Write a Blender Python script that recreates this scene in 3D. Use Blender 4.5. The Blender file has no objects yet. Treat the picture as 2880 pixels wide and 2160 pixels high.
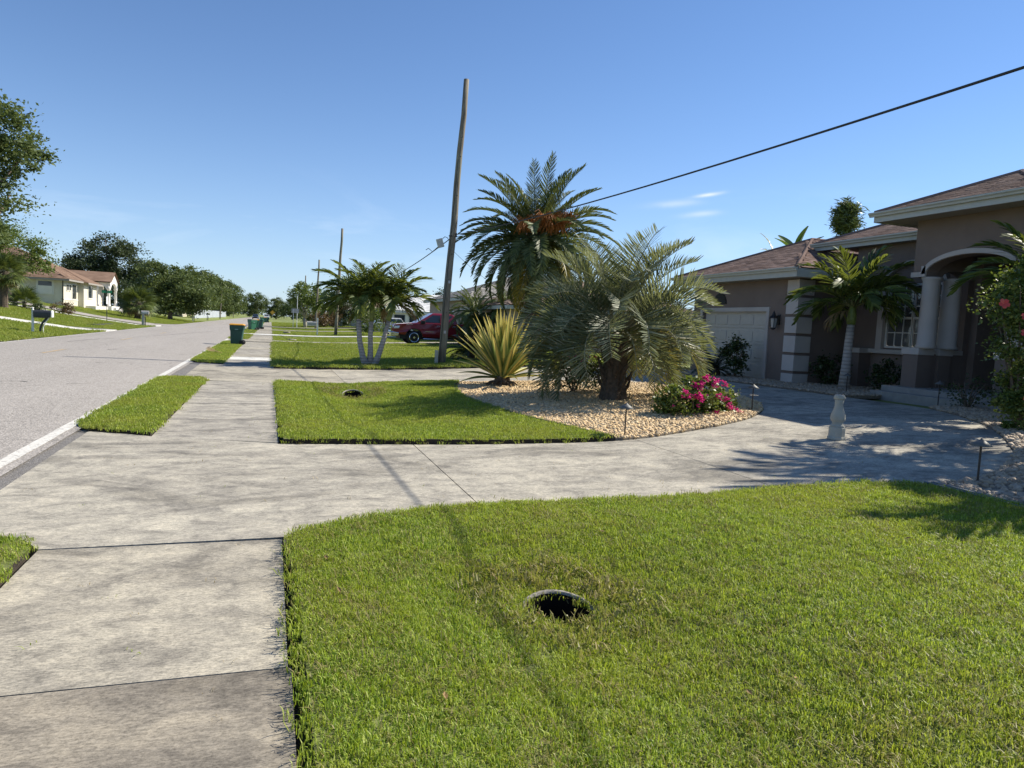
import bpy, bmesh, math, random
import numpy as np
from mathutils import Vector, Matrix, Euler
from mathutils.geometry import delaunay_2d_cdt
R = math.radians
scene = bpy.context.scene
C = scene.collection

# ------------------------------------------------------------------ camera
cam_d = bpy.data.cameras.new('camera')
cam = bpy.data.objects.new('camera', cam_d); C.objects.link(cam)
cam_d.sensor_width = 36; cam_d.lens = 25.0
cam_d.clip_start = 0.05; cam_d.clip_end = 3000
cam.matrix_world = (Matrix.Translation((0, 0, 1.6)) @ Matrix.Rotation(R(-18.87), 4, 'Z')
                    @ Matrix.Rotation(R(90 - 4.57), 4, 'X') @ Matrix.Rotation(R(2.86), 4, 'Z'))
scene.camera = cam
scene.render.resolution_x = 1024; scene.render.resolution_y = 768

# ------------------------------------------------------------------ sky + sun
SUN_EL = R(40); SHADOW = Vector((-1.0, -0.10))          # shadows fall to -X, across the street
w = bpy.data.worlds.new('World'); scene.world = w; w.use_nodes = True
nt = w.node_tree; nt.nodes.clear()
out = nt.nodes.new('ShaderNodeOutputWorld'); bg = nt.nodes.new('ShaderNodeBackground')
sky = nt.nodes.new('ShaderNodeTexSky'); sky.sky_type = 'NISHITA'; sky.sun_disc = False
sky.sun_elevation = SUN_EL
sky.sun_rotation = math.atan2(-SHADOW.x, -SHADOW.y)
sky.altitude = 10; sky.air_density = 0.85; sky.dust_density = 0.0; sky.ozone_density = 7.0
bg.inputs['Strength'].default_value = 0.10
# thin cirrus: streaky noise in the sky's own directions
tc = nt.nodes.new('ShaderNodeTexCoord')
sep = nt.nodes.new('ShaderNodeSeparateXYZ'); nt.links.new(tc.outputs['Generated'], sep.inputs[0])
mp = nt.nodes.new('ShaderNodeMapping'); mp.inputs['Scale'].default_value = (2.2, 2.2, 9.0); mp.inputs['Rotation'].default_value = (0.25, 0.1, 0.4)
nt.links.new(tc.outputs['Generated'], mp.inputs[0])
nz = nt.nodes.new('ShaderNodeTexNoise'); nz.inputs['Scale'].default_value = 1.6; nz.inputs['Detail'].default_value = 7; nz.inputs['Roughness'].default_value = 0.55; nz.inputs['Distortion'].default_value = 0.6
nt.links.new(mp.outputs[0], nz.inputs['Vector'])
cr = nt.nodes.new('ShaderNodeValToRGB'); cr.color_ramp.elements[0].position = 0.52; cr.color_ramp.elements[1].position = 0.80
cr.color_ramp.elements[1].color = (.6, .6, .6, 1)
nt.links.new(nz.outputs['Fac'], cr.inputs[0])
band = nt.nodes.new('ShaderNodeMapRange'); band.inputs['From Min'].default_value = 0.20; band.inputs['From Max'].default_value = 0.02
nt.links.new(sep.outputs['Z'], band.inputs['Value'])
mul = nt.nodes.new('ShaderNodeMath'); mul.operation = 'MULTIPLY'
nt.links.new(cr.outputs[0], mul.inputs[0]); nt.links.new(band.outputs[0], mul.inputs[1])
mix = nt.nodes.new('ShaderNodeMixRGB'); mix.inputs['Color2'].default_value = (7.6, 8.2, 9.0, 1)
nt.links.new(mul.outputs[0], mix.inputs['Fac']); nt.links.new(sky.outputs[0], mix.inputs['Color1'])
# three small cirrus wisps standing over the garage
def wisp(prev, d0, wu, wv, amt, tilt):
    d0 = Vector(d0).normalized(); u = Vector((d0.y, -d0.x, 0)).normalized(); v = u.cross(d0).normalized(); u, v = u * math.cos(tilt) + v * math.sin(tilt), v * math.cos(tilt) - u * math.sin(tilt)
    terms = []
    for ax, w_ in ((u, wu), (v, wv)):
        dp = nt.nodes.new('ShaderNodeVectorMath'); dp.operation = 'DOT_PRODUCT'; dp.inputs[1].default_value = ax / w_; nt.links.new(tc.outputs['Generated'], dp.inputs[0])
        wn = nt.nodes.new('ShaderNodeTexNoise'); wn.inputs['Scale'].default_value = 14; wn.inputs['Detail'].default_value = 6; nt.links.new(tc.outputs['Generated'], wn.inputs['Vector'])
        wa = nt.nodes.new('ShaderNodeMath'); wa.operation = 'MULTIPLY_ADD'; wa.inputs[1].default_value = 1.6; nt.links.new(wn.outputs['Fac'], wa.inputs[0]); nt.links.new(dp.outputs['Value'], wa.inputs[2])
        sb = nt.nodes.new('ShaderNodeMath'); sb.operation = 'SUBTRACT'; sb.inputs[1].default_value = d0.dot(ax) / w_ + .8; nt.links.new(wa.outputs[0], sb.inputs[0])
        sq = nt.nodes.new('ShaderNodeMath'); sq.operation = 'MULTIPLY'; nt.links.new(sb.outputs[0], sq.inputs[0]); nt.links.new(sb.outputs[0], sq.inputs[1]); terms.append(sq)
    ad_ = nt.nodes.new('ShaderNodeMath'); ad_.operation = 'ADD'; nt.links.new(terms[0].outputs[0], ad_.inputs[0]); nt.links.new(terms[1].outputs[0], ad_.inputs[1])
    pw = nt.nodes.new('ShaderNodeMath'); pw.operation = 'POWER'; pw.inputs[0].default_value = .25; nt.links.new(ad_.outputs[0], pw.inputs[1])
    fa = nt.nodes.new('ShaderNodeMath'); fa.operation = 'MULTIPLY'; fa.inputs[1].default_value = amt; nt.links.new(pw.outputs[0], fa.inputs[0])
    mx_ = nt.nodes.new('ShaderNodeMixRGB'); mx_.inputs['Color2'].default_value = (6.6, 7.0, 7.4, 1); nt.links.new(fa.outputs[0], mx_.inputs['Fac']); nt.links.new(prev.outputs[0], mx_.inputs['Color1']); return mx_
mix = wisp(mix, (.5371, .823, .1848), .020, .0026, .8, .16); mix = wisp(mix, (.502, .8474, .1733), .03, .005, .35, 0.06); mix = wisp(mix, (.5314, .8319, .1601), .026, .004, .4, 0.1)
# pale air towards the horizon, the same all the way round
ex = nt.nodes.new('ShaderNodeMath'); ex.operation = 'POWER'; ex.inputs[0].default_value = 0.00008
ab_ = nt.nodes.new('ShaderNodeMath'); ab_.operation = 'ABSOLUTE'; nt.links.new(sep.outputs['Z'], ab_.inputs[0]); nt.links.new(ab_.outputs[0], ex.inputs[1])
em = nt.nodes.new('ShaderNodeMath'); em.operation = 'MULTIPLY'; em.inputs[1].default_value = 0.85; nt.links.new(ex.outputs[0], em.inputs[0])
hzmix = nt.nodes.new('ShaderNodeMixRGB'); hzmix.inputs['Color2'].default_value = (3.8, 4.7, 5.6, 1)
nt.links.new(em.outputs[0], hzmix.inputs['Fac']); nt.links.new(mix.outputs[0], hzmix.inputs['Color1'])
nt.links.new(hzmix.outputs[0], bg.inputs['Color']); nt.links.new(bg.outputs[0], out.inputs[0])

sun_d = bpy.data.lights.new('sun', 'SUN'); sun_d.energy = 5.0; sun_d.angle = R(0.53); sun_d.color = (1.0, 0.93, 0.80)
sun = bpy.data.objects.new('sun', sun_d); C.objects.link(sun)
sd = Vector((SHADOW.x, SHADOW.y, 0)).normalized() * math.cos(SUN_EL) + Vector((0, 0, -math.sin(SUN_EL)))
sun.rotation_euler = sd.to_track_quat('-Z', 'Y').to_euler(); sun.location = (30, 0, 30)
vs = scene.view_settings
vs.view_transform = 'Standard'; vs.look = 'None'; vs.exposure = 0.66; vs.gamma = 1.0; vs.use_curve_mapping = False
scene.render.engine = 'CYCLES'
scene.cycles.max_bounces = 6; scene.cycles.transparent_max_bounces = 8

# ------------------------------------------------------------------ helpers
rnd = random.Random(11); NP = np.random.default_rng(5)
def sm(t): t = min(1.0, max(0.0, t)); return t * t * (3 - 2 * t)
LT = [(-10.2, 0), (-11.5, -.03), (-13, .12), (-17, .62), (-20, 1.1), (-24, 1.7), (-30, 1.85), (-400, 1.85)]
def hz(X, Y=0):
    """finished ground level: road and walk at 0, yards rising away from the street"""
    if X > 0.12: return .36 * sm((X - 2) / 11.5)
    if X > -10.2: return 0.0
    for (a, za), (b, zb) in zip(LT, LT[1:]):
        if X >= b: return za + (zb - za) * (X - a) / (b - a)
    return 1.85

def tag(o, label=None, cat=None, group=None, kind=None):
    if label: o['label'] = label
    if cat: o['category'] = cat
    if group: o['group'] = group
    if kind: o['kind'] = kind
    return o
def thing(name, label, cat, loc=(0, 0, 0), rz=0.0, group=None, scale=1.0):
    o = bpy.data.objects.new(name, None); C.objects.link(o)
    o.empty_display_size = .2
    o.location = loc; o.rotation_euler = (0, 0, rz); o.scale = (scale,) * 3
    return tag(o, label, cat, group)
def place(name, me, parent=None, loc=(0, 0, 0), rot=(0, 0, 0), scale=(1, 1, 1)):
    o = bpy.data.objects.new(name, me); C.objects.link(o)
    if parent: o.parent = parent
    o.location = loc; o.rotation_euler = rot
    o.scale = scale if hasattr(scale, '__len__') else (scale,) * 3
    return o
def copy_tree(o, parent=None):
    c = o.copy(); C.objects.link(c); c.parent = parent
    for ch in o.children: copy_tree(ch, c)
    return c
def mesh(name, V, F, mat=None, smooth=False):
    me = bpy.data.meshes.new(name)
    me.from_pydata([tuple(v) for v in V], [], F); me.update()
    if mat:
        for m_ in (mat if isinstance(mat, (list, tuple)) else [mat]): me.materials.append(m_)
    if smooth: me.polygons.foreach_set('use_smooth', [True] * len(me.polygons))
    return me

class B:
    """collects shapes into one mesh; world=True coordinates can be made local with origin"""
    def __init__(s, o=(0, 0, 0)): s.V = []; s.F = []; s.M = []; s.o = Vector(o); s.mi = 0
    def add(s, V, F):
        n = len(s.V); s.V += [Vector(v) - s.o for v in V]; s.F += [tuple(i + n for i in f) for f in F]; s.M += [s.mi] * len(F)
    def box(s, x0, x1, y0, y1, z0, z1, M=None):
        V = [Vector(v) for v in ((x0, y0, z0), (x1, y0, z0), (x1, y1, z0), (x0, y1, z0), (x0, y0, z1), (x1, y0, z1), (x1, y1, z1), (x0, y1, z1))]
        if M: V = [M @ v for v in V]
        s.add(V, [(3, 2, 1, 0), (4, 5, 6, 7), (0, 1, 5, 4), (1, 2, 6, 5), (2, 3, 7, 6), (3, 0, 4, 7)])
    def path(s, P, rad, n=8, cap=True):
        P = [Vector(p) for p in P]
        if not hasattr(rad, '__len__'): rad = [rad] * len(P)
        V = []; ref = None
        for i, p in enumerate(P):
            t = (P[min(i + 1, len(P) - 1)] - P[max(i - 1, 0)]).normalized()
            if ref is None: ref = t.orthogonal().normalized()
            ref = (ref - t * ref.dot(t)).normalized(); b = t.cross(ref)
            for k in range(n):
                a = 2 * math.pi * k / n; V.append(p + (ref * math.cos(a) + b * math.sin(a)) * rad[i])
        F = [(i * n + k, i * n + (k + 1) % n, (i + 1) * n + (k + 1) % n, (i + 1) * n + k) for i in range(len(P) - 1) for k in range(n)]
        if cap: F += [tuple(range(n))[::-1], tuple(range((len(P) - 1) * n, len(P) * n))]
        s.add(V, F)
    def lathe(s, prof, n=16, M=None, flute=None):
        V = []
        for (r, z) in prof:
            for k in range(n):
                a = 2 * math.pi * k / n; rr = r * (1 + (flute(k, z) if flute else 0))
                V.append(Vector((rr * math.cos(a), rr * math.sin(a), z)))
        if M: V = [M @ v for v in V]
        m = len(prof)
        F = [(i * n + k, i * n + (k + 1) % n, (i + 1) * n + (k + 1) % n, (i + 1) * n + k) for i in range(m - 1) for k in range(n)]
        F += [tuple(range(n))[::-1], tuple(range((m - 1) * n, m * n))]
        s.add(V, F)
    def prism(s, poly, d0, d1, axis='y'):
        """poly of 2-D points extruded along axis; y: (x,z), x: (y,z), z: (x,y)"""
        def P(p, d): return {'y': (p[0], d, p[1]), 'x': (d, p[0], p[1]), 'z': (p[0], p[1], d)}[axis]
        n = len(poly); V = [P(p, d0) for p in poly] + [P(p, d1) for p in poly]
        F = [tuple(range(n)), tuple(range(n, 2 * n))[::-1]] + [((i + 1) % n, i, n + i, n + (i + 1) % n) for i in range(n)]
        s.add(V, F)
    def loft(s, rings, close=True):
        n = len(rings[0]); V = [v for r in rings for v in r]
        F = [(i * n + k, i * n + (k + 1) % n, (i + 1) * n + (k + 1) % n, (i + 1) * n + k) for i in range(len(rings) - 1) for k in range(n)]
        if close: F += [tuple(range(n))[::-1], tuple(range((len(rings) - 1) * n, len(rings) * n))]
        s.add(V, F)
    def out(s, name, mat, parent=None, smooth=False, bev=0, seg=2, loc=(0, 0, 0), rot=(0, 0, 0)):
        me = mesh(name, s.V, s.F, mat, smooth)
        if s.mi: me.polygons.foreach_set('material_index', s.M)
        bm = bmesh.new(); bm.from_mesh(me); bmesh.ops.recalc_face_normals(bm, faces=bm.faces); bm.to_mesh(me); bm.free()
        o = place(name, me, parent, loc, rot)
        if bev:
            m = o.modifiers.new('bevel', 'BEVEL'); m.width = bev; m.segments = seg; m.limit_method = 'ANGLE'; m.angle_limit = R(40)
        return o

def inpoly(x, y, poly):
    c = False; n = len(poly); j = n - 1
    for i in range(n):
        xi, yi = poly[i]; xj, yj = poly[j]
        if (yi > y) != (yj > y) and x < (xj - xi) * (y - yi) / (yj - yi) + xi: c = not c
        j = i
    return c
def resample(poly, step, closed=True):
    o = []; n = len(poly)
    for i in range(n if closed else n - 1):
        a = poly[i]; b = poly[(i + 1) % n]; k = max(1, int(math.dist(a, b) / step))
        o += [(a[0] + (b[0] - a[0]) * t / k, a[1] + (b[1] - a[1]) * t / k) for t in range(k)]
    if not closed: o.append(poly[-1])
    return o
def spline(pts, k=6, closed=False):
    """Catmull-Rom through 2-D points"""
    o = []; n = len(pts)
    for i in range(n if closed else n - 1):
        g = (lambda j: pts[j % n]) if closed else (lambda j: pts[min(max(j, 0), n - 1)])
        p0, p1, p2, p3 = g(i - 1), g(i), g(i + 1), g(i + 2)
        for t in np.arange(k) / k:
            o.append(tuple(.5 * (2 * p1[d] + (p2[d] - p0[d]) * t + (2 * p0[d] - 5 * p1[d] + 4 * p2[d] - p3[d]) * t * t + (3 * p1[d] - p0[d] - 3 * p2[d] + p3[d]) * t ** 3) for d in (0, 1)))
    if not closed: o.append(pts[-1])
    return o
def patch(poly, step, zf, holes=(), skirt=0.0):
    """triangulated sheet inside poly following zf, with a skirt downwards; returns V, F, top face count"""
    bd = resample(poly, step); rings = [bd] + [resample(h, step * .4) for h in holes]
    pts = []; edges = []
    for r in rings:
        s = len(pts); pts += r; edges += [(s + i, s + (i + 1) % len(r)) for i in range(len(r))]
    xs = [p[0] for p in poly]; ys = [p[1] for p in poly]
    for x in np.arange(min(xs) + step / 2, max(xs), step):
        for y in np.arange(min(ys) + step / 2, max(ys), step):
            if inpoly(x, y, poly) and not any(inpoly(x, y, h) for h in holes): pts.append((x, y))
    v, e, f, *_ = delaunay_2d_cdt([Vector(p) for p in pts], edges, [], 0, 1e-5)
    F = []
    for t in f:
        cx = sum(v[i][0] for i in t) / 3; cy = sum(v[i][1] for i in t) / 3
        if inpoly(cx, cy, poly) and not any(inpoly(cx, cy, h) for h in holes): F.append(tuple(t))
    V = [(p[0], p[1], zf(p[0], p[1])) for p in v]; nt_ = len(F)
    if skirt:
        cnt = {}
        for t in F:
            for a, b in ((t[0], t[1]), (t[1], t[2]), (t[2], t[0])): cnt[(a, b)] = 1
        low = {}
        for (a, b) in list(cnt):
            if (b, a) not in cnt:
                for i in (a, b):
                    if i not in low: low[i] = len(V); V.append((V[i][0], V[i][1], V[i][2] - skirt))
                F.append((b, a, low[a], low[b]))
    return V, F, nt_

# ------------------------------------------------------------------ materials
def newmat(name):
    m = bpy.data.materials.new(name); m.use_nodes = True
    return m, m.node_tree, m.node_tree.nodes['Principled BSDF']
def N(nt, t, **kw):
    n = nt.nodes.new('ShaderNode' + t)
    for k, v in kw.items():
        if hasattr(n, k): setattr(n, k, v)
        else: n.inputs[k.replace('_', ' ')].default_value = v
    return n
def L(nt, a, b): nt.links.new(a, b)
def c4(c): return (c[0], c[1], c[2], 1)
def ramp(nt, fac, stops):
    r = N(nt, 'ValToRGB'); els = r.color_ramp.elements
    while len(els) < len(stops): els.new(.5)
    for e, (p, c) in zip(els, stops): e.position = p; e.color = c4(c)
    L(nt, fac, r.inputs[0]); return r.outputs[0]
def coord(nt, kind='Object', scale=(1, 1, 1), rot=(0, 0, 0)):
    t = N(nt, 'TexCoord') if kind != 'World' else N(nt, 'NewGeometry')
    m = N(nt, 'Mapping'); m.inputs['Scale'].default_value = scale; m.inputs['Rotation'].default_value = rot
    L(nt, t.outputs[kind if kind != 'World' else 'Position'], m.inputs[0]); return m.outputs[0]
def noise(nt, vec, scale, detail=4, rough=.55, dist=0):
    n = N(nt, 'TexNoise'); n.inputs['Scale'].default_value = scale; n.inputs['Detail'].default_value = detail
    n.inputs['Roughness'].default_value = rough; n.inputs['Distortion'].default_value = dist
    L(nt, vec, n.inputs['Vector']); return n.outputs['Fac']
def mixc(nt, fac, a, b, mode='MIX'):
    m = N(nt, 'MixRGB'); m.blend_type = mode
    for s_, i in ((fac, 'Fac'), (a, 'Color1'), (b, 'Color2')):
        if hasattr(s_, 'links') or hasattr(s_, 'is_linked'): L(nt, s_, m.inputs[i])
        elif i == 'Fac': m.inputs[i].default_value = s_
        else: m.inputs[i].default_value = c4(s_)
    return m.outputs[0]
def bump(nt, b, h, strength=.3, dist=.02):
    n = N(nt, 'Bump'); n.inputs['Strength'].default_value = strength; n.inputs['Distance'].default_value = dist
    L(nt, h, n.inputs['Height']); L(nt, n.outputs[0], b.inputs['Normal'])
def mat(name, col, rough=.6, metal=0, var=.12, vs_=6, bmp=.0, bs=40, spec=.5, coat=0):
    """plain painted/solid surface with a little unevenness in tone"""
    m, nt, b = newmat(name)
    v = coord(nt, 'World'); n = noise(nt, v, vs_, 5)
    lo = [c * (1 - var) for c in col]; hi = [min(1, c * (1 + var)) for c in col]
    L(nt, ramp(nt, n, [(.3, lo), (.7, hi)]), b.inputs['Base Color'])
    b.inputs['Roughness'].default_value = rough; b.inputs['Metallic'].default_value = metal
    b.inputs['Specular IOR Level'].default_value = spec; b.inputs['Coat Weight'].default_value = coat
    if bmp: bump(nt, b, noise(nt, v, bs, 3), bmp)
    return m
def leafmat(name, cols, trans=.3, rough=.45, spec=.4, per='island', tcol=None):
    """leaves: tone varies leaf by leaf; light passes through a little"""
    m, nt, b = newmat(name)
    if per == 'island': r = N(nt, 'NewGeometry').outputs['Random Per Island']
    else: r = N(nt, 'ObjectInfo').outputs['Random']
    k = len(cols) - 1
    col = ramp(nt, r, [(i / k, c) for i, c in enumerate(cols)])
    L(nt, col, b.inputs['Base Color']); b.inputs['Roughness'].default_value = rough; b.inputs['Specular IOR Level'].default_value = spec
    t = N(nt, 'BsdfTranslucent'); mx = N(nt, 'MixShader'); mx.inputs[0].default_value = trans
    tc_ = mixc(nt, .5, col, tcol or (cols[-1][0] * 1.5, cols[-1][1] * 1.5, cols[-1][2] * .6))
    L(nt, tc_, t.inputs['Color']); L(nt, b.outputs[0], mx.inputs[1]); L(nt, t.outputs[0], mx.inputs[2])
    L(nt, mx.outputs[0], nt.nodes['Material Output'].inputs['Surface'])
    return m
def concrete(name, base, dark, light, stain=.55, seed=0):
    m, nt, b = newmat(name)
    v = coord(nt, 'World'); v2 = coord(nt, 'World', (1, 1.6, 1), (0, 0, .5 + seed))
    big = noise(nt, v2, .9, 6, .62, .6); mid = noise(nt, v, 4.5, 7, .65, .3); fine = noise(nt, v, 90, 4, .7)
    broom = noise(nt, coord(nt, 'World', (2.0, 60, 1)), 3, 3)
    c = ramp(nt, big, [(.40, dark), (.51, base), (.63, light)])
    c = mixc(nt, .65, c, ramp(nt, mid, [(.38, dark), (.5, base), (.62, light)]))
    c = mixc(nt, .30, c, ramp(nt, broom, [(.36, dark), (.64, light)]))
    grit = noise(nt, coord(nt, 'World', (1, 2.6, 1)), 26, 6, .75, .4)
    c = mixc(nt, .52, c, ramp(nt, grit, [(.41, [x * .55 for x in dark]), (.5, base), (.58, [min(1, x * 1.25) for x in light])]))
    c = mixc(nt, .38, c, ramp(nt, fine, [(.32, [x * .45 for x in dark]), (.5, base), (.68, light)]))
    blot = noise(nt, coord(nt, 'World', (1, 1.9, 1), (0, 0, .15 + seed)), .55, 5, .68, 1.1)
    c = mixc(nt, 1, c, ramp(nt, blot, [(.36, (.60, .60, .60)), (.47, (.90, .90, .90)), (.60, (1.12, 1.12, 1.10))]), 'MULTIPLY')
    mot = noise(nt, coord(nt, 'World', (1, 1.5, 1), (0, 0, seed * .7)), 3.4, 9, .74, .5)
    c = mixc(nt, 1, c, ramp(nt, mot, [(.38, (.66, .66, .67)), (.48, (.94, .94, .94)), (.60, (1.16, 1.15, 1.12))]), 'MULTIPLY')
    sp = N(nt, 'TexVoronoi'); sp.inputs['Scale'].default_value = 2.2; L(nt, v, sp.inputs['Vector'])   # pale worn spots
    spm = ramp(nt, sp.outputs['Distance'], [(.05, (1, 1, 1)), (.11, (0, 0, 0))])
    c = mixc(nt, mixc(nt, 1, spm, (.35, .35, .35), 'MULTIPLY'), c, light)
    L(nt, c, b.inputs['Base Color']); b.inputs['Roughness'].default_value = .85; b.inputs['Specular IOR Level'].default_value = .25
    h = mixc(nt, .5, broom, fine); bump(nt, b, h, .22, .006)
    return m

M = {}
M['conc'] = concrete('concrete_drive', (.37, .343, .29), (.20, .188, .165), (.52, .475, .39))
M['walk_a'] = concrete('concrete_walk_pale', (.355, .325, .268), (.19, .176, .15), (.50, .45, .36), seed=1)
M['walk_b'] = concrete('concrete_walk_brown', (.255, .225, .182), (.15, .133, .11), (.35, .31, .25), seed=2)
M['walk_c'] = concrete('concrete_walk_weathered', (.345, .32, .275), (.185, .173, .155), (.48, .44, .37), seed=3)
M['walk_new'] = concrete('concrete_new', (.66, .65, .61), (.56, .55, .51), (.75, .74, .70), seed=4)
M['conc_old'] = concrete('concrete_old', (.30, .28, .25), (.14, .13, .12), (.42, .39, .34), seed=5)
def asphalt():
    m, nt, b = newmat('asphalt')
    v = coord(nt, 'World'); vo = N(nt, 'TexVoronoi'); vo.inputs['Scale'].default_value = 55; L(nt, v, vo.inputs['Vector'])
    agg = ramp(nt, vo.outputs['Color'], [(.2, (.145, .132, .118)), (.5, (.315, .29, .263)), (.8, (.55, .507, .46))])
    big = noise(nt, coord(nt, 'World', (1, .12, 1)), .8, 5); c = mixc(nt, .42, agg, ramp(nt, big, [(.3, (.265, .245, .222)), (.7, (.38, .35, .32))]))
    c = mixc(nt, .18, c, ramp(nt, noise(nt, v, 5, 5), [(.35, (.23, .216, .202)), (.65, (.38, .357, .335))]))
    vd = N(nt, 'TexVoronoi'); vd.feature = 'DISTANCE_TO_EDGE'; vd.inputs['Scale'].default_value = .16   # hairline cracks
    wob = N(nt, 'VectorMath'); wob.operation = 'ADD'; nn = N(nt, 'TexNoise'); nn.inputs['Scale'].default_value = 1.3; L(nt, v, nn.inputs['Vector'])
    L(nt, v, wob.inputs[0]); L(nt, nn.outputs['Color'], wob.inputs[1]); L(nt, wob.outputs[0], vd.inputs['Vector'])
    ck = ramp(nt, vd.outputs['Distance'], [(.0, (.55, .55, .55)), (.004, (1, 1, 1))]); c = mixc(nt, .8, c, ck, 'MULTIPLY')
    L(nt, c, b.inputs['Base Color']); b.inputs['Roughness'].default_value = .9; b.inputs['Specular IOR Level'].default_value = .2
    bump(nt, b, vo.outputs['Distance'], .5, .008); return m
M['asphalt'] = asphalt()
def worn_paint(name, col, under=(.24, .23, .22), amt=.38):
    m, nt, b = newmat(name); v = coord(nt, 'World')
    n = noise(nt, v, 26, 6, .7); L(nt, ramp(nt, n, [(amt - .05, under), (amt + .06, col)]), b.inputs['Base Color'])
    b.inputs['Roughness'].default_value = .7; return m
M['line'] = worn_paint('road_paint_white', (.62, .60, .55), (.34, .32, .29), amt=.43)
M['yline'] = worn_paint('road_paint_yellow', (.52, .33, .11), (.32, .30, .27), amt=.5)
def soil(name, a, b_, c, sc=18):
    m, nt, b = newmat(name); v = coord(nt, 'World')
    L(nt, mixc(nt, .5, ramp(nt, noise(nt, v, sc, 6, .7), [(.3, a), (.5, b_), (.7, c)]), ramp(nt, noise(nt, v, sc * 4, 3), [(.3, a), (.7, c)])), b.inputs['Base Color'])
    b.inputs['Roughness'].default_value = .95; bump(nt, b, noise(nt, v, sc * 3, 4), .6, .02); return m
M['gravel'] = soil('shoulder_gravel', (.05, .045, .04), (.15, .14, .13), (.34, .32, .30), 30)
M['soil'] = soil('soil', (.015, .011, .008), (.03, .022, .015), (.06, .045, .03))
M['turf'] = soil('turf_thatch', (.06, .07, .02), (.12, .145, .035), (.20, .215, .065), 9)
M['turf_far'] = soil('turf_far', (.10, .14, .027), (.165, .205, .042), (.25, .265, .075), 1.2)
M['bedsoil'] = soil('bed_soil', (.10, .08, .06), (.2, .16, .12), (.3, .25, .19), 20)
def grassmat(name, cols, dry, trans=.32, drybias=.62):
    m, nt, b = newmat(name)
    r = N(nt, 'NewGeometry').outputs['Random Per Island']; k = len(cols) - 1
    col = ramp(nt, r, [(i / k, c) for i, c in enumerate(cols)])
    v = coord(nt, 'World')
    col = mixc(nt, ramp(nt, noise(nt, v, .75, 5, .6), [(.42, (0, 0, 0)), (drybias + .08, (.7, .7, .7))]), col, dry)
    L(nt, col, b.inputs['Base Color']); b.inputs['Roughness'].default_value = .5; b.inputs['Specular IOR Level'].default_value = .35
    t = N(nt, 'BsdfTranslucent'); mx = N(nt, 'MixShader'); mx.inputs[0].default_value = trans
    L(nt, mixc(nt, .45, col, (.48, .55, .035)), t.inputs['Color']); L(nt, b.outputs[0], mx.inputs[1]); L(nt, t.outputs[0], mx.inputs[2])
    L(nt, mx.outputs[0], nt.nodes['Material Output'].inputs['Surface']); return m
M['blade'] = grassmat('grass_blades', [(.06, .12, .010), (.165, .28, .02), (.30, .43, .035), (.64, .68, .22)], (.39, .41, .05), .45)
M['blade_far'] = grassmat('grass_blades_far', [(.11, .165, .022), (.19, .26, .038), (.28, .335, .065)], (.34, .32, .085), .4)
M['blade_dry'] = grassmat('grass_blades_dry', [(.13, .15, .03), (.22, .21, .06), (.34, .27, .12)], (.35, .27, .12))
M['straw'] = leafmat('dead_grass', [(.16, .11, .06), (.33, .25, .13), (.42, .34, .2)], .2)
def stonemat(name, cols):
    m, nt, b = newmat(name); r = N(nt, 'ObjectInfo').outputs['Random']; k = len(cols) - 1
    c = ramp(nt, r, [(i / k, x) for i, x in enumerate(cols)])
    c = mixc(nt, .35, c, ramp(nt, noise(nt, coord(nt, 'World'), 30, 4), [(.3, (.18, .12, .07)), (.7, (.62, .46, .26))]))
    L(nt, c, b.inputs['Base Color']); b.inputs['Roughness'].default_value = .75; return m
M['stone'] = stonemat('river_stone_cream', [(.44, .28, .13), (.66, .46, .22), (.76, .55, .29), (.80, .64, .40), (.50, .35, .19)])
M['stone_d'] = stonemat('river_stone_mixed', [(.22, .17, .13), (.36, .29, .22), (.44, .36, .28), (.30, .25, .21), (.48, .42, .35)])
# ================================================================== GROUND
def swale(X, Y):
    """shallow drainage dip in the front lawns, fading out at the driveways"""
    w_ = 0
    for a, b in ((-30, 5.2), (9.4, 18.6), (23.6, 43.2), (47.2, 59)):
        if a < Y < b: w_ = sm((Y - a) / 2.2) * sm((b - Y) / 1.4)
    return .17 * w_ * math.exp(-((X - 1.75) / .95) ** 2)
def lawn_z(X, Y): return hz(X, Y) + .24 * (Y - 16.35) * math.exp(-((X - 1.8) ** 2 + (Y - 16.35) ** 2) / .42) + .06 - (swale(X, Y) if X > 0 else 0) + .012 * math.sin(X * 1.7 + Y * .9) * math.sin(Y * 1.3)

gx = [-900, -400, -200, -120, -80, -60, -45, -36, -30, -27, -24, -22, -20, -18.5, -17, -15, -13, -11.5, -10.2, -9, -6, -2.6, 0, .5, 1, 1.5, 2, 2.5, 3, 4, 5, 6, 7, 8, 9, 10, 11, 12, 13, 14, 16, 20, 30, 50, 90, 160, 300, 900]
gy = [-200, -60, -20, -10, -4] + [i * 1.0 for i in range(-2, 28)] + [30, 36, 42, 50, 60, 75, 90, 110, 140, 180, 240, 320, 420, 600, 900, 1600]
def ground_z(x, y):
    near = 1 if (-10.4 < x < 17 and -12 < y < 125) else 0
    return hz(x, y) - (.09 if near else .03) - (swale(x, y) * 1.0 + .05 if 0.2 < x < 3.6 else 0)
gv = [(x, y, ground_z(x, y)) for y in gy for x in gx]
nx = len(gx)
gf = [(j * nx + i, j * nx + i + 1, (j + 1) * nx + i + 1, (j + 1) * nx + i) for j in range(len(gy) - 1) for i in range(nx - 1)]
# the two storm drains go down through the ground: leave those cells open
def open_cell(f):
    cx = sum(gv[i][0] for i in f) / 4; cy = sum(gv[i][1] for i in f) / 4
    return (1 < cx < 2.5) and (3 < cy < 5 or 16 < cy < 18)
gf = [f for f in gf if not open_cell(f)]
tag(place('ground', mesh('ground', gv, gf, M['turf_far'])), kind='structure')

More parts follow.
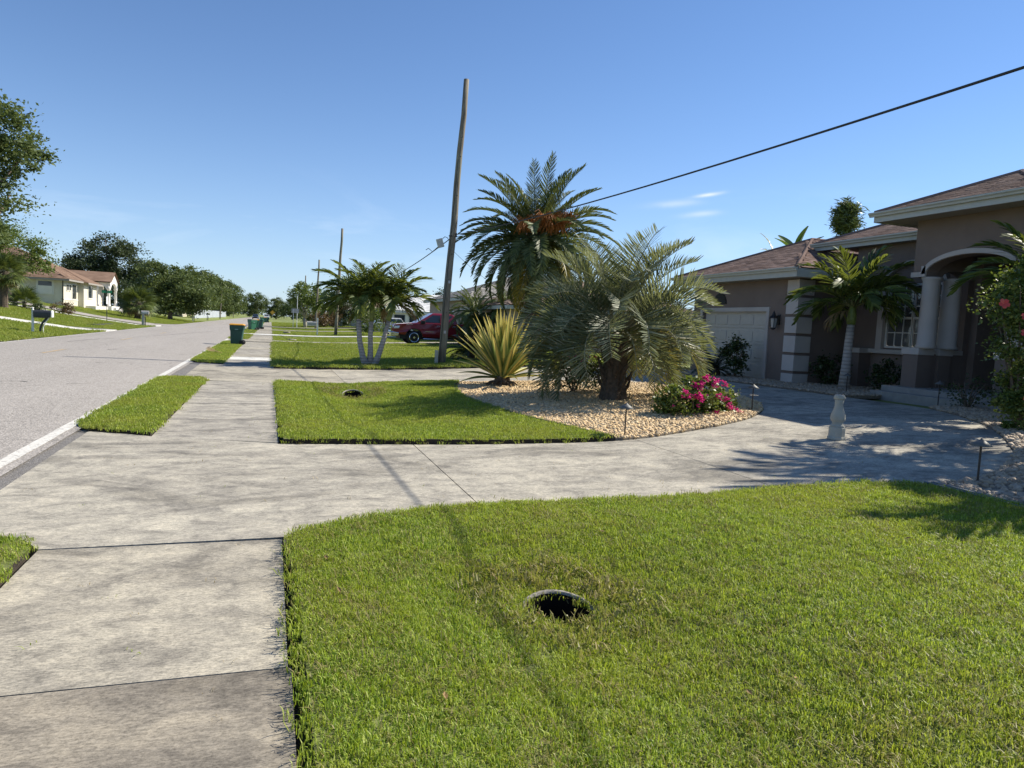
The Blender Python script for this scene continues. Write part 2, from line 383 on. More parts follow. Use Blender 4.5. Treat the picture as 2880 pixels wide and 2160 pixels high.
M['tar'] = mat('tar_seam', (.07, .066, .062), .8, var=.3)
# road with a slight crown
ry = list(range(-60, 60, 4)) + list(range(60, 420, 20)); rx = [-10.15, -9, -7.8, -6.3, -4.8, -3.6, -2.32]
rv = [(x, y, .055 * (1 - ((x + 6.25) / 3.95) ** 2) + .002) for y in ry for x in rx]
k = len(rx); rf = [(j * k + i, j * k + i + 1, (j + 1) * k + i + 1, (j + 1) * k + i) for j in range(len(ry) - 1) for i in range(k - 1)]
road = tag(place('road', mesh('road', rv, rf, M['asphalt'])), kind='structure')
def roadz(x): return .055 * (1 - ((x + 6.25) / 3.95) ** 2) + .006
def strip(name, x0, x1, ys, m, parent, wob=0.0):
    V = []; F = []
    for i, y in enumerate(ys):
        a = x0 + wob * rnd.uniform(-1, 1); b = x1 + wob * rnd.uniform(-1, 1)
        V += [(a, y, roadz(a)), (b, y, roadz(b))]
        if i: F.append((2 * i - 2, 2 * i - 1, 2 * i + 1, 2 * i))
    return place(name, mesh(name, V, F, m), parent)
strip('edge_line', -2.56, -2.425, [y * .35 for y in range(-30, 120)] + list(range(42, 400, 6)), M['line'], road, .006)
strip('edge_line', -10.02, -9.9, list(range(-20, 400, 3)), M['line'], road, .008)
for i in range(22):
    y0 = 25.9 - 12.6 * 2 + 12.6 * i
    strip('lane_dash', -6.86, -6.73, [y0, y0 + 1.3, y0 + 2.6], M['yline'], road)
for pts in ([(-6.95, 43.2), (-6.2, 47.5), (-5.6, 52.6), (-5.0, 58.6), (-4.5, 63.5)], [(-5.6, 29.0), (-5.3, 29.9), (-4.2, 30.4)], [(-5.0, 16.2), (-4.7, 16.4), (-4.55, 16.3)], [(-8.2, 34), (-7.9, 38), (-7.3, 40)]):
    V = []; F = []; pl_ = spline(pts, 8)
    for i, (x, y) in enumerate(pl_):
        h_ = .03 * (1 + .5 * math.sin(i * 2.3)) * math.sin(math.pi * (i + .5) / len(pl_)) + .006; x += .03 * math.sin(i * 1.7); V += [(x - h_, y, roadz(x) - .001), (x + h_, y + .02, roadz(x) - .001)]
        if i: F.append((2 * i - 2, 2 * i - 1, 2 * i + 1, 2 * i))
    place('tar_seam', mesh('tar_seam', V, F, M['tar']), road)
# side street on the left, joining the road
V, F, _ = patch([(-10.1, 78.5), (-10.1, 90), (-12, 86.5), (-16, 84.5), (-30, 84), (-60, 84), (-60, 79.5), (-30, 79.5), (-14, 79.3), (-11.5, 79)], 1.5, lambda x, y: hz(x, y) + .02)
tag(place('side_street', mesh('side_street', V, F, M['asphalt'])), kind='structure')
# gravel shoulder between road edge and the concrete aprons
V, F, _ = patch([(-2.6, -8), (-1.9, -8), (-1.9, 30), (-1.9, 175), (-2.6, 175), (-2.6, 30)], .8, lambda x, y: -.012 + .008 * math.sin(y * 3 + x * 8))
tag(place('road_shoulder', mesh('road_shoulder', V, F, M['gravel'])), kind='structure')

# ------------------------------------------------------------------ sidewalk slabs
walk = tag(place('sidewalk', mesh('sidewalk', [(-1.44, -3, -.05), (.14, -3, -.05), (.14, 178, -.05), (-1.44, 178, -.05)], [(0, 1, 2, 3)], M['soil'])), kind='structure')
def slab(name, poly, m, parent, zf=lambda x, y: 0.0, step=.5, gap=.006, dz=0.0):
    cx = sum(p[0] for p in poly) / len(poly); cy = sum(p[1] for p in poly) / len(poly)
    V, F, n = patch(poly, step, lambda x, y: zf(x, y) + dz, skirt=.1)
    return place(name, mesh(name, V, F, m), parent)
slabs = [(-3.0, -.9, 'walk_b'), (-.9, 1.15, 'walk_b'), (1.15, 3.28, 'walk_b'), (3.28, 5.26, 'walk_a'), (9.36, 11.45, 'walk_c'), (11.45, 13.45, 'walk_c'), (13.45, 15.5, 'walk_c'), (15.5, 17.9, 'walk_c'),
         (22.6, 24.4, 'walk_c'), (24.4, 26.4, 'walk_c'), (26.4, 28.2, 'walk_new'), (28.2, 30.2, 'walk_a')]
y = 30.2; i = 0
while y < 43: slabs.append((y, y + 2.13, ('walk_c', 'walk_c', 'walk_a')[i % 3])); y += 2.13; i += 1
y = 47.1
while y < 79: slabs.append((y, min(79, y + 2.13), ('walk_a', 'walk_a', 'walk_c', 'walk_a')[i % 4])); y += 2.13; i += 1
y = 82
while y < 172: slabs.append((y, y + 7.5, ('walk_a', 'walk_c')[i % 2])); y += 7.5; i += 1
for (a, b, m) in slabs:
    x0, x1 = -1.40 + rnd.uniform(-.015, .015), .115 + rnd.uniform(-.01, .01); dz = rnd.uniform(-.004, .004)
    sk = .18 if a == 9.36 else 0
    slab('slab', [(x0, a + .005 + sk * 2.6), (x1, a + .005), (x1, b - .005), (x0, b - .005)], M[m], walk, dz=dz, step=1.0)

# ------------------------------------------------------------------ circular driveway
inner = spline([(.12, 9.25), (1.8, 9.15), (3.4, 9.08), (4.85, 9.08), (6.35, 9.6), (8.0, 10.45), (9.3, 11.7), (10.0, 13.1), (10.25, 14.5), (10.0, 16.0), (9.2, 17.2), (8.0, 17.9), (6.6, 18.2), (5.0, 18.25), (3.0, 18.2), (1.8, 18.05), (.12, 17.75)], 5)
outer = spline([(.12, 5.3), (1.3, 5.74), (2.6, 5.85), (4.1, 5.85), (5.7, 5.8), (6.6, 5.62), (7.6, 5.75), (9.0, 6.45), (9.9, 7.15), (11.5, 8.75), (12.8, 11.0), (12.75, 13.2), (12.6, 15.2), (12.4, 17.5), (12.5, 20.0), (12.2, 22.2), (10.6, 23.6), (8, 23.7), (5, 23.3), (2.5, 22.95), (.12, 22.5)], 5)
drive = thing('driveway', None, None); tag(drive, kind='structure')
place('joint_bed', mesh('joint_bed', *patch(outer + inner[::-1], .8, lambda x, y: hz(x, y) - .06)[:2], M['soil']), drive)
def cutx(line, x, rising=True):
    for a, b in zip(line, line[1:]):
        if (a[0] - x) * (b[0] - x) <= 0 and a[0] != b[0]:
            t = (x - a[0]) / (b[0] - a[0]); return (x, a[1] + (b[1] - a[1]) * t)
def seg(line, f): return [p for p in line if f(p)]
half_i = max(range(len(inner)), key=lambda i: inner[i][0]); half_o = 58
in_a, in_b = inner[:half_i + 1], inner[half_i:]
io = max(range(len(outer)), key=lambda i: outer[i][0] if outer[i][1] < 15 else -1)
out_a, out_b = outer[:io + 1], outer[io:]
def between(ia, oa, x0, x1):
    I = ([cutx(ia, x0)] if x0 is not None else []) + [p for p in ia if (x0 is None or p[0] > x0 + .01) and (x1 is None or p[0] < x1 - .01)] + ([cutx(ia, x1)] if x1 is not None else [])
    O = ([cutx(oa, x0)] if x0 is not None else []) + [p for p in oa if (x0 is None or p[0] > x0 + .01) and (x1 is None or p[0] < x1 - .01)] + ([cutx(oa, x1)] if x1 is not None else [])
    return I, O
g = .006
near_out = [p for p in out_a]; near_in = [p for p in in_a]
I, O = between(near_in, near_out, None, 1.8 - g)
slab('slab', [(-2.14, 5.9), (-2.18, 9.0), (-2.19, 10.28), (-1.7, 10.05), (-1.36, 9.85), (.1, 9.3)] + I + O[::-1] + [(-1.41, 5.27), (-1.55, 5.5), (-2.0, 5.72)], M['conc'], drive, hz)
I, O = between(near_in, near_out, 1.8 + g, 5.05 - g)
slab('slab', I + O[::-1], M['conc'], drive, hz)
mid_in = [p for p in near_in if p[0] > 5.06]; mid_out = [p for p in near_out if p[0] > 5.06]
j_in = min(range(len(mid_in)), key=lambda i: abs(mid_in[i][0] - 7.6)); j_out = min(range(len(mid_out)), key=lambda i: math.dist(mid_out[i], (9.0, 6.5)))
slab('slab', [cutx(near_in, 5.05 + g)] + mid_in[:j_in + 1] + mid_out[:j_out + 1][::-1] + [cutx(near_out, 5.05 + g)], M['conc'], drive, hz)
slab('slab', [(p[0] + .012, p[1]) for p in mid_in[j_in:]] + [(p[0] + .004, p[1]) for p in mid_out[j_out:]][::-1], M['conc'], drive, hz)
far_in, far_out = in_b, out_b
k1 = min(range(len(far_in)), key=lambda i: math.dist(far_in[i], (8.4, 17.8))); k2 = min(range(len(far_out)), key=lambda i: math.dist(far_out[i], (10.6, 23.6)))
slab('slab', [(p[0], p[1] + .012) for p in far_in[:k1 + 1]] + [(p[0], p[1] + .012) for p in far_out[:k2 + 1]][::-1], M['conc'], drive, hz)
xs_ = [far_in[k1][0], 5.05, 1.8]
fi = far_in[k1:]; fo = far_out[k2:]
a = [p for p in fi if p[0] > 5.06]; b = [p for p in fo if p[0] > 5.06]
slab('slab', [(p[0] - .012, p[1]) for p in a] + [cutx(fi, 5.05 + g), cutx(fo, 5.05 + g)] + [(p[0] - .012, p[1]) for p in b][::-1], M['conc'], drive, hz)
a = [p for p in fi if 1.81 < p[0] < 5.04]; b = [p for p in fo if 1.81 < p[0] < 5.04]
slab('slab', [cutx(fi, 5.05 - g)] + a + [cutx(fi, 1.8 + g), cutx(fo, 1.8 + g)] + b[::-1] + [cutx(fo, 5.05 - g)], M['conc'], drive, hz)
a = [p for p in fi if p[0] < 1.79]; b = [p for p in fo if p[0] < 1.79]
slab('slab', [cutx(fi, 1.8 - g)] + a + [(-1.38, 18.05), (-2.0, 19.3), (-2.05, 24.2), (-1.28, 23.85), (.1, 22.6)] + b[::-1] + [cutx(fo, 1.8 - g)], M['walk_a'], drive, hz)

# other driveways along the street
def simple_drive(name, polys, m, left=False):
    d = thing(name, None, None); tag(d, kind='structure')
    for p in polys: slab('slab', p, M[m], d, lambda x, y: hz(x, y) + (.05 if left else .035), step=1.2)
    return d
simple_drive('driveway', [[(-2.15, 43.1), (-1.4, 43.55), (-1.4, 46.75), (-2.15, 47.2)], [(-1.39, 43.56), (2.4, 43.7), (2.4, 46.7), (-1.39, 46.74)], [(2.42, 43.7), (8, 43.4), (16, 43), (16, 47.6), (8, 47.2), (2.42, 46.7)]], 'walk_a')
simple_drive('driveway', [[(-2.15, 58.8), (2.6, 59.3), (2.6, 61.6), (-2.15, 62)], [(2.62, 59.3), (14, 59.2), (14, 61.8), (2.62, 61.6)]], 'walk_new')
simple_drive('driveway', [[(-2.15, 78.6), (2.6, 79.2), (2.6, 81.8), (-2.15, 82.3)], [(2.62, 79.2), (14, 79.2), (14, 82), (2.62, 81.8)]], 'walk_a')
simple_drive('driveway', [[(-2.15, 99), (14, 99.4), (14, 103), (-2.15, 103.4)]], 'walk_c')
simple_drive('driveway', [[(-10.2, 52.4), (-13, 52.6), (-13, 55.2), (-10.2, 56)], [(-13.02, 52.6), (-20, 52.2), (-27, 52), (-27, 55), (-20, 55.1), (-13.02, 55.2)]], 'walk_new', True)
simple_drive('driveway', [[(-10.2, 74.2), (-13, 74.6), (-13, 76.6), (-10.2, 77.4)], [(-13.02, 74.6), (-20, 73), (-30, 71.5), (-30, 74), (-20, 75.2), (-13.02, 76.6)]], 'walk_new', True)

# ------------------------------------------------------------------ scattering (grass, stones)
def scatter(o, coll, density, smin, smax, seed=0, tilt=.25, zoff=0.0, keep=True, align=False):
    ng = bpy.data.node_groups.new('scatter', 'GeometryNodeTree')
    ng.interface.new_socket('Geometry', in_out='INPUT', socket_type='NodeSocketGeometry'); ng.interface.new_socket('Geometry', in_out='OUTPUT', socket_type='NodeSocketGeometry')
    n = ng.nodes.new; gi = n('NodeGroupInput'); go = n('NodeGroupOutput')
    d = n('GeometryNodeDistributePointsOnFaces'); d.inputs['Density'].default_value = density; d.inputs['Seed'].default_value = seed
    nn = n('GeometryNodeInputNormal'); sx = n('ShaderNodeSeparateXYZ'); gt = n('ShaderNodeMath'); gt.operation = 'GREATER_THAN'; gt.inputs[1].default_value = .6
    ng.links.new(nn.outputs[0], sx.inputs[0]); ng.links.new(sx.outputs['Z'], gt.inputs[0]); ng.links.new(gt.outputs[0], d.inputs['Selection'])
    ci = n('GeometryNodeCollectionInfo'); ci.inputs['Collection'].default_value = coll; ci.inputs['Separate Children'].default_value = True; ci.inputs['Reset Children'].default_value = True
    ip = n('GeometryNodeInstanceOnPoints'); ip.inputs['Pick Instance'].default_value = True
    rr = n('FunctionNodeRandomValue'); rr.data_type = 'FLOAT_VECTOR'; rr.inputs[0].default_value = (-tilt, -tilt, 0); rr.inputs[1].default_value = (tilt, tilt, 6.283)
    rs = n('FunctionNodeRandomValue'); rs.data_type = 'FLOAT'; rs.inputs[2].default_value = smin; rs.inputs[3].default_value = smax; rs.inputs['Seed'].default_value = 3
    ng.links.new(gi.outputs[0], d.inputs['Mesh']); ng.links.new(d.outputs['Points'], ip.inputs['Points'])
    ng.links.new(ci.outputs[0], ip.inputs['Instance']); ng.links.new(rr.outputs[0], ip.inputs['Rotation']); ng.links.new(rs.outputs[1], ip.inputs['Scale'])
    j = n('GeometryNodeJoinGeometry')
    ng.links.new(ip.outputs[0], j.inputs[0])
    if keep: ng.links.new(gi.outputs[0], j.inputs[0])
    ng.links.new(j.outputs[0], go.inputs[0])
    m = o.modifiers.new('scatter', 'NODES'); m.node_group = ng
def protos(name, meshes):
    c = bpy.data.collections.new(name)
    for i, me in enumerate(meshes): c.objects.link(bpy.data.objects.new(me.name, me))
    return c
def clump(name, n, rad, h0, h1, wd, m, lean=.6, seed=0):
    r = random.Random(seed); V = []; F = []
    for _ in range(n):
        a = r.uniform(0, 6.28); d = rad * math.sqrt(r.random()); bx, by = d * math.cos(a), d * math.sin(a)
        h = r.uniform(h0, h1); az = r.uniform(0, 6.28); ln = r.uniform(.15, lean) * h; w_ = wd * r.uniform(.7, 1.2)
        dx, dy = math.cos(az), math.sin(az); px, py = -dy * w_ / 2, dx * w_ / 2; s = len(V)
        V += [(bx - px, by - py, -.01), (bx + px, by + py, -.01), (bx + px + dx * ln * .35, by + py + dy * ln * .35, h * .6), (bx - px + dx * ln * .35, by - py + dy * ln * .35, h * .6), (bx + dx * ln * 1.1, by + dy * ln * 1.1, h * r.uniform(.8, 1))]
        F += [(s, s + 1, s + 2, s + 3), (s + 3, s + 2, s + 4)]
    return mesh(name, V, F, m)
near_c = protos('near_grass', [clump('grass_clump', 42, .085, (.012, .008, .016, .010, .013)[i], (.028, .023, .038, .026, .031)[i], .0043, M['blade'], (1.2, 1.6, .9, 1.4, 1.1)[i], i) for i in range(5)] + [clump('grass_clump', 26, .09, .012, .04, .0045, M['blade_dry'], 1.8, 15)])
mid_c = protos('mid_grass', [clump('grass_clump', 32, .12, .022, .052, .009, M['blade' if i % 2 else 'blade_far'], .8, 20 + i) for i in range(4)])
far_c = protos('far_grass', [clump('grass_clump', 30, .22, .03, .075, .018, M['blade_far'], .8, 40 + i) for i in range(4)])
dry_c = protos('dry_grass', [clump('grass_clump', 26, .10, .02, .055, .007, M['blade_dry'], 1.2, 60 + i) for i in range(3)])
straw_c = protos('straw', [clump('straw_clump', 16, .10, .006, .02, .004, M['straw'], 4.5, 80 + i) for i in range(3)])
def lawn(label, poly, step, coll, dens, s0, s1, holes=(), m='turf', seed=1, zf=lawn_z, skirt=.07, cat='grass'):
    V, F, nt_ = patch(poly, step, zf, holes, skirt=skirt)
    me = mesh('lawn', V, F, [M[m], M['soil']])
    for p in me.polygons: p.material_index = 0 if p.index < nt_ else 1
    o = place('lawn', me); tag(o, label, cat, kind='stuff'); scatter(o, coll, dens, s0, s1, seed); return o
def circle(cx, cy, r, n=24): return [(cx + r * math.cos(2 * math.pi * i / n), cy + r * math.sin(2 * math.pi * i / n)) for i in range(n)]
DR1 = (1.70, 3.86, .235); DR2 = (1.80, 16.35, .26)
o1 = [p for p in outer if p[0] < 6.5 and p[1] < 7]
lawn('thick green front lawn nearest the camera with an open drain hole', [(.18, -2.5)] + [(.18, 5.22)] + [(p[0], p[1] - .03) for p in o1[1:]] + [(6.5, 5.55), (6.62, 4.6), (6.75, 3), (6.9, -2.5)], .22, near_c, 560, .75, 1.2, [circle(*DR1)])
bedline = spline([(4.72, 18.2), (4.3, 17.0), (3.98, 15.2), (3.95, 13.4), (4.1, 11.8), (4.35, 10.5), (4.55, 9.6), (4.68, 9.1)], 5)
i_l = [p for p in inner if p[0] < 4.6 and p[1] < 10]; i_f = [p for p in inner if p[0] < 4.7 and p[1] > 15]
lawn('mown lawn between the sidewalk and the stone island bed', [(p[0] + .06, p[1] + .045) for p in i_l] + bedline[::-1] + [(p[0] + .02, p[1] - .03) for p in i_f if p[1] < 18.24], .25, mid_c, 300, .55, .9, [circle(*DR2)], seed=2)
lawn('grass verge between road edge and sidewalk before the first driveway', [(-2.42, -3), (-1.44, -3), (-1.44, 5.2), (-1.56, 5.46), (-2.0, 5.62), (-2.4, 5.6)], .3, near_c, 300, .7, 1.1, seed=3, zf=lambda x, y: .03)
lawn('grass verge between the two mouths of the circular driveway', [(-2.41, 10.75), (-2.2, 10.36), (-1.7, 10.12), (-1.43, 9.98), (-1.43, 18.0), (-1.6, 18.35), (-2.42, 18.4)], .3, mid_c, 300, .6, 1.0, seed=4, zf=lambda x, y: .035)
lawn('grass verge beside the road ahead of the first green bin', [(-2.4, 24.9), (-2.1, 24.4), (-1.44, 23.9), (-1.44, 43), (-2.15, 43), (-2.4, 42.8)], .6, mid_c, 160, .7, 1.1, seed=5, zf=lambda x, y: .03, m='turf')
for a, b, nm in ((47.3, 58.7, 'between the second and third neighbour driveways'), (62.1, 78.4, 'where the paired green bins stand'), (82.4, 98.8, 'further up the street'), (103.6, 170, 'at the far end of the sidewalk')):
    lawn('grass verge by the road ' + nm, [(-2.4, a), (-1.44, a), (-1.44, b), (-2.4, b)], 1.0, far_c, 30, .7, 1.2, seed=6, zf=lambda x, y: .03, m='turf_far')
fo2 = [p for p in outer if p[0] < 11 and p[1] > 22]
lawn('shaded lawn under the triple palm and the utility pole', [(p[0], p[1] + .03) for p in fo2[::-1]] + [(14, 24), (16, 30), (16, 42.9), (8, 43.3), (2.4, 43.6), (.15, 43.5)], .6, far_c, 80, .6, 1.0, seed=7, m='turf_far')
for a, b, nm in ((46.9, 59.1, 'behind the red pickup driveway'), (61.8, 79, 'around the white mailbox post'), (82.1, 99.2, 'before the round street tree'), (103.3, 175, 'beyond the last driveway')):
    lawn('front lawn ' + nm, [(.15, a), (13, a), (13, b), (.15, b)], 1.2, far_c, 18, .5, .8, seed=8, m='turf_far', zf=lambda x, y: hz(x, y) - .015 - swale(x, y) * .5)
for poly, nm in (([(-10.25, 20), (-28, 20), (-28, 51.9), (-20, 52.1), (-13, 52.5), (-10.25, 52.3)], 'nearest on the far side of the road'), ([(-10.25, 56.1), (-13, 55.3), (-20, 55.2), (-29, 55.1), (-30, 71.4), (-20, 72.9), (-13, 74.5), (-10.25, 74.1)], 'between the two pale concrete drives'),
                 ([(-12.5, 87), (-16.5, 84.8), (-30, 84.3), (-34, 84.3), (-34, 125), (-10.3, 125), (-10.3, 90.5)], 'sloping up to the cream house')):
    lawn('rough grass across the road ' + nm, poly, 1.1, far_c, 20 if 'cream' not in nm else 9, .8, 1.5, seed=9, m='turf_far', zf=lambda x, y: hz(x, y) + .02, skirt=0)

# ------------------------------------------------------------------ stone beds
def rock(name, seed, m):
    r = random.Random(seed); bm = bmesh.new(); bmesh.ops.create_icosphere(bm, subdivisions=1, radius=1)
    sx, sy, sz = r.uniform(.8, 1.3), r.uniform(.65, .95), r.uniform(.42, .65)
    for v in bm.verts: v.co = Vector((v.co.x * sx, v.co.y * sy, v.co.z * sz)) * r.uniform(.86, 1.12)
    me = bpy.data.meshes.new(name); bm.to_mesh(me); bm.free(); me.materials.append(m)
    me.polygons.foreach_set('use_smooth', [True] * len(me.polygons)); return me
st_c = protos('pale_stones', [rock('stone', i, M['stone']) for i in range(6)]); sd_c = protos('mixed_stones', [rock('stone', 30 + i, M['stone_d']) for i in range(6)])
def bed(label, poly, coll, dens, s0, s1, seed, dz=.03):
    V, F, nt_ = patch(poly, .3, lambda x, y: hz(x, y) + dz + .015 * math.sin(x * 5) * math.sin(y * 4), skirt=.08)
    o = place('stone_bed', mesh('stone_bed', V, F, M['bedsoil'])); tag(o, label, 'stones', kind='stuff'); scatter(o, coll, dens, s0, s1, seed, .7); return o
isl = [p for p in inner if not (p[0] < 4.75)]
bed('cream river stones covering the island bed under the palm', [(p[0] - .02, p[1]) for p in isl] + [(p[0] + .05, p[1]) for p in bedline], st_c, 520, .022, .045, 3)
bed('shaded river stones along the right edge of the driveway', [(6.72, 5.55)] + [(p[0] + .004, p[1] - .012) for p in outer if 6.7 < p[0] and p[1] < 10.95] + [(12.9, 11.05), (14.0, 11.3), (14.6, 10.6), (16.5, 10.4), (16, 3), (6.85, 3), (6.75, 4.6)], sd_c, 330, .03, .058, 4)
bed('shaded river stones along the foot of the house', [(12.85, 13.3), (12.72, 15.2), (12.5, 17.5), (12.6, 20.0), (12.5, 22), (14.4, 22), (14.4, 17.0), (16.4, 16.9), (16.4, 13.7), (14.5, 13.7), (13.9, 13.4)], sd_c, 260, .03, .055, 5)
bed('ring of pale stones at the foot of the triple palm', circle(3.2, 24.35, .62), st_c, 420, .02, .038, 6, .07)
# black plastic edging along the island bed, ribbed edging right of the near lawn
def ribbon(name, line, h, t, m, label, cat, zf):
    b_ = B(); n = len(line)
    for i in range(n - 1):
        p, q = Vector(line[i]), Vector(line[i + 1]); d = (q - p).normalized(); s = Vector((-d.y, d.x)) * t / 2
        z0 = zf(*p); z1 = zf(*q)
        b_.add([(p.x - s.x, p.y - s.y, z0 - .05), (p.x + s.x, p.y + s.y, z0 - .05), (q.x + s.x, q.y + s.y, z1 - .05), (q.x - s.x, q.y - s.y, z1 - .05), (p.x - s.x, p.y - s.y, z0 + h), (p.x + s.x, p.y + s.y, z0 + h), (q.x + s.x, q.y + s.y, z1 + h), (q.x - s.x, q.y - s.y, z1 + h)],
               [(4, 5, 6, 7), (0, 1, 5, 4), (2, 3, 7, 6), (1, 2, 6, 5), (3, 0, 4, 7)])
    o = b_.out(name, m); tag(o, label, cat); return o
M['blackplastic'] = mat('black_plastic', (.018, .018, .02), .55)
M['greyplastic'] = mat('grey_blue_plastic', (.10, .12, .14), .6)
ribbon('bed_edging', bedline, .075, .05, M['blackplastic'], 'black plastic edging between the mown lawn and the island stones', 'edging', lambda x, y: hz(x, y))
e = thing('bed_edging', 'ribbed grey edging boards between the near lawn and the shaded stones', 'edging', (6.6, 5.6, hz(6.6)))
for k_ in range(4):
    b_ = B((6.6, 5.6, hz(6.6))); x0 = 6.53 + k_ * .045
    b_.box(x0, x0 + .036, 2.5, 5.58 - k_ * .004, hz(6.6) - .05, hz(6.6) + .075 - .012 * (k_ % 2), Matrix.Rotation(0, 4, 'Z'))
    b_.out('edging_board', M['greyplastic'], e, bev=.006)

# ------------------------------------------------------------------ storm drains (open pipe risers sunk in the lawns)
M['pipe_shade'] = mat('pipe_inside', (.012, .011, .010), .95, spec=.1)  # darkness inside the drain holes is put into this colour
def drain(label, cx, cy, r, z, tiltx):
    t = thing('storm_drain', label, 'drain', (cx, cy, z), 0)
    b_ = B(); n = 28
    prof = [(r * .91, -.10), (r * .91, -.03), (r * .925, .0), (r * .965, .008), (r * 1.0, -.005), (r * 1.01, -.25)]
    V = []
    for i_, (rr, zz) in enumerate(prof):
        for k_ in range(n):
            a = 2 * math.pi * k_ / n; j_ = 1 + (.028 * rnd.uniform(-1, 1) if i_ > 1 else 0)
            up = .045 * max(0, math.sin(a)) if zz > -.1 else 0                    # the far lip stands higher than the near one
            V.append((rr * j_ * math.cos(a), rr * j_ * math.sin(a), zz + up - (.05 * max(0, -math.sin(a)) if zz > -.1 else 0)))
    b_.add(V, [(i_ * n + k_, i_ * n + (k_ + 1) % n, (i_ + 1) * n + (k_ + 1) % n, (i_ + 1) * n + k_) for i_ in range(len(prof) - 1) for k_ in range(n)])
    t.rotation_euler.x = -tiltx
    o = b_.out('concrete_rim', M['conc_old'], t, smooth=True)
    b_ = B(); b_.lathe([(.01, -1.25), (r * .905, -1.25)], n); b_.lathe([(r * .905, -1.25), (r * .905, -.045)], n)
    for k_ in range(n):                                                   # stained wall, near-black to paint in the hole's shade, reaches up to the lip
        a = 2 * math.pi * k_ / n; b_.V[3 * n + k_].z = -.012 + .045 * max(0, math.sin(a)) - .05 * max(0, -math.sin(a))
    me = mesh('pipe_wall', b_.V, [f for f in b_.F if len(f) == 4] + [tuple(range(n, 2 * n))], M['pipe_shade']); place('pipe_wall', me, t)
    return t
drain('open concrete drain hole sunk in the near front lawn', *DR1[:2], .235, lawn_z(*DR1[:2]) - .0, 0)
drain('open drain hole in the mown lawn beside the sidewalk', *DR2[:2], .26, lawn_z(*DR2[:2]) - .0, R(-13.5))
def ring(label, cx, cy, r0, r1, coll, dens, seed, zf=lawn_z):
    V, F, nt_ = patch(circle(cx, cy, r1), .12, lambda x, y: zf(x, y) + .004, [circle(cx, cy, r0)])
    o = place('dry_grass', mesh('dry_grass', V, F, M['turf'])); tag(o, label, 'dry grass', kind='stuff'); scatter(o, coll, dens, .8, 1.5, seed, .6); return o
ring('dry straw-coloured grass round the near drain hole', DR1[0] - .02, DR1[1] + .05, .3, .62, dry_c, 130, 31)
ring('dry straw lying around the drain hole in the mown lawn', DR2[0], DR2[1] + .1, .42, .75, dry_c, 120, 32)
for (cx, cy, nm) in ((1.38, 52.1, 'nearer'), (1.38, 69.3, 'farther')):
    b_ = B(); b_.lathe([(.30, -.06), (.34, .05), (.30, .08), (.22, .08), (.2, .0), (.05, -.02)], 14)
    o = b_.out('drain_collar', M['walk_a'], None, True, loc=(cx, cy, lawn_z(cx, cy) + .0)); tag(o, 'pale round concrete drain collar in the lawns up the street, the %s one' % nm, 'drain')

# stray clippings and leaf bits blown onto the concrete
bit = protos('litter', [clump('clipping', 3, .05, .004, .012, .005, M['straw'], 4.0, 90 + i) for i in range(3)] + [clump('clipping', 3, .05, .004, .012, .005, M['blade'], 4.0, 95)])
for nm, poly, zf, dn in (('stray dry clippings scattered on the near sidewalk', [(-1.35, 0.5), (.1, .5), (.1, 5.2), (-1.35, 5.2)], lambda x, y: .006, 3.5), ('stray leaf bits scattered over the driveway', [(-2, 6), (.3, 5.5), (5.5, 6.0), (9, 7), (9, 9), (4.8, 8.9), (.3, 9.1), (-2, 9.8)], lambda x, y: hz(x, y) + .006, 2.2), ('stray leaf bits on the sidewalk between the driveway mouths', [(-1.3, 9.9), (.1, 9.5), (.1, 17.6), (-1.3, 17.6)], lambda x, y: .006, 2.5)):
    V, F, _ = patch(poly, .8, zf); o = place('clippings', mesh('clippings', V, F, M['straw'])); tag(o, nm, 'clippings', kind='stuff'); scatter(o, bit, dn, .5, 1.2, 77, .1, keep=False)

# ragged fringe of runners hanging over the concrete, and dead leaves lying in the turf
fr_c = protos('fringe', [clump('runner_clump', 12, .05, .012, .04, .0048, M['blade' if i else 'blade_dry'], 1.6, 110 + i) for i in range(3)])
def fringe(label, line, w_, zf, dens):
    L_ = resample(line, .25, False); A_ = []; B_ = []
    for i, p in enumerate(L_):
        q0, q1 = Vector(L_[max(i - 1, 0)]), Vector(L_[min(i + 1, len(L_) - 1)]); d = (q1 - q0).normalized(); nrm = Vector((-d.y, d.x)); k_ = w_ * rnd.uniform(.5, 1.3)
        A_.append(tuple(Vector(p) - nrm * .02)); B_.append(tuple(Vector(p) + nrm * k_))
    V = [(x, y, zf(x, y)) for x, y in A_] + [(x, y, zf(x, y)) for x, y in B_]; n = len(A_); F = [(i, i + 1, n + i + 1, n + i) for i in range(n - 1)]
    o = place('lawn_fringe', mesh('lawn_fringe', V, F, M['turf'])); tag(o, label, 'grass', kind='stuff'); scatter(o, fr_c, dens, .7, 1.3, 5, .5, keep=False)
fringe('ragged grass runners along the sidewalk edge of the near lawn', [(.17, .2), (.17, 5.2)], .06, lambda x, y: .02, 130)
fringe('ragged grass runners along the driveway edge of the near lawn', [(p[0], p[1] - .02) for p in o1], .05, lambda x, y: hz(x, y) + .015, 130)
fringe('ragged grass runners along the front edge of the mown lawn', [(p[0], p[1] + .03) for p in i_l[::-1]], .05, lambda x, y: hz(x, y) + .015, 120)
M['dead_leaf'] = leafmat('dead_leaves', [(.12, .07, .03), (.25, .15, .06), (.38, .28, .14)], .15, .7)
def leaflet(seed):
    r = random.Random(seed); V = [(-.03, 0, 0), (0, -.012, .006), (.032, 0, .002), (0, .012, .007)]; return mesh('dead_leaf', V, [(0, 1, 2, 3)], M['dead_leaf'])
dl_c = protos('dead_leaves', [leaflet(i) for i in range(3)])
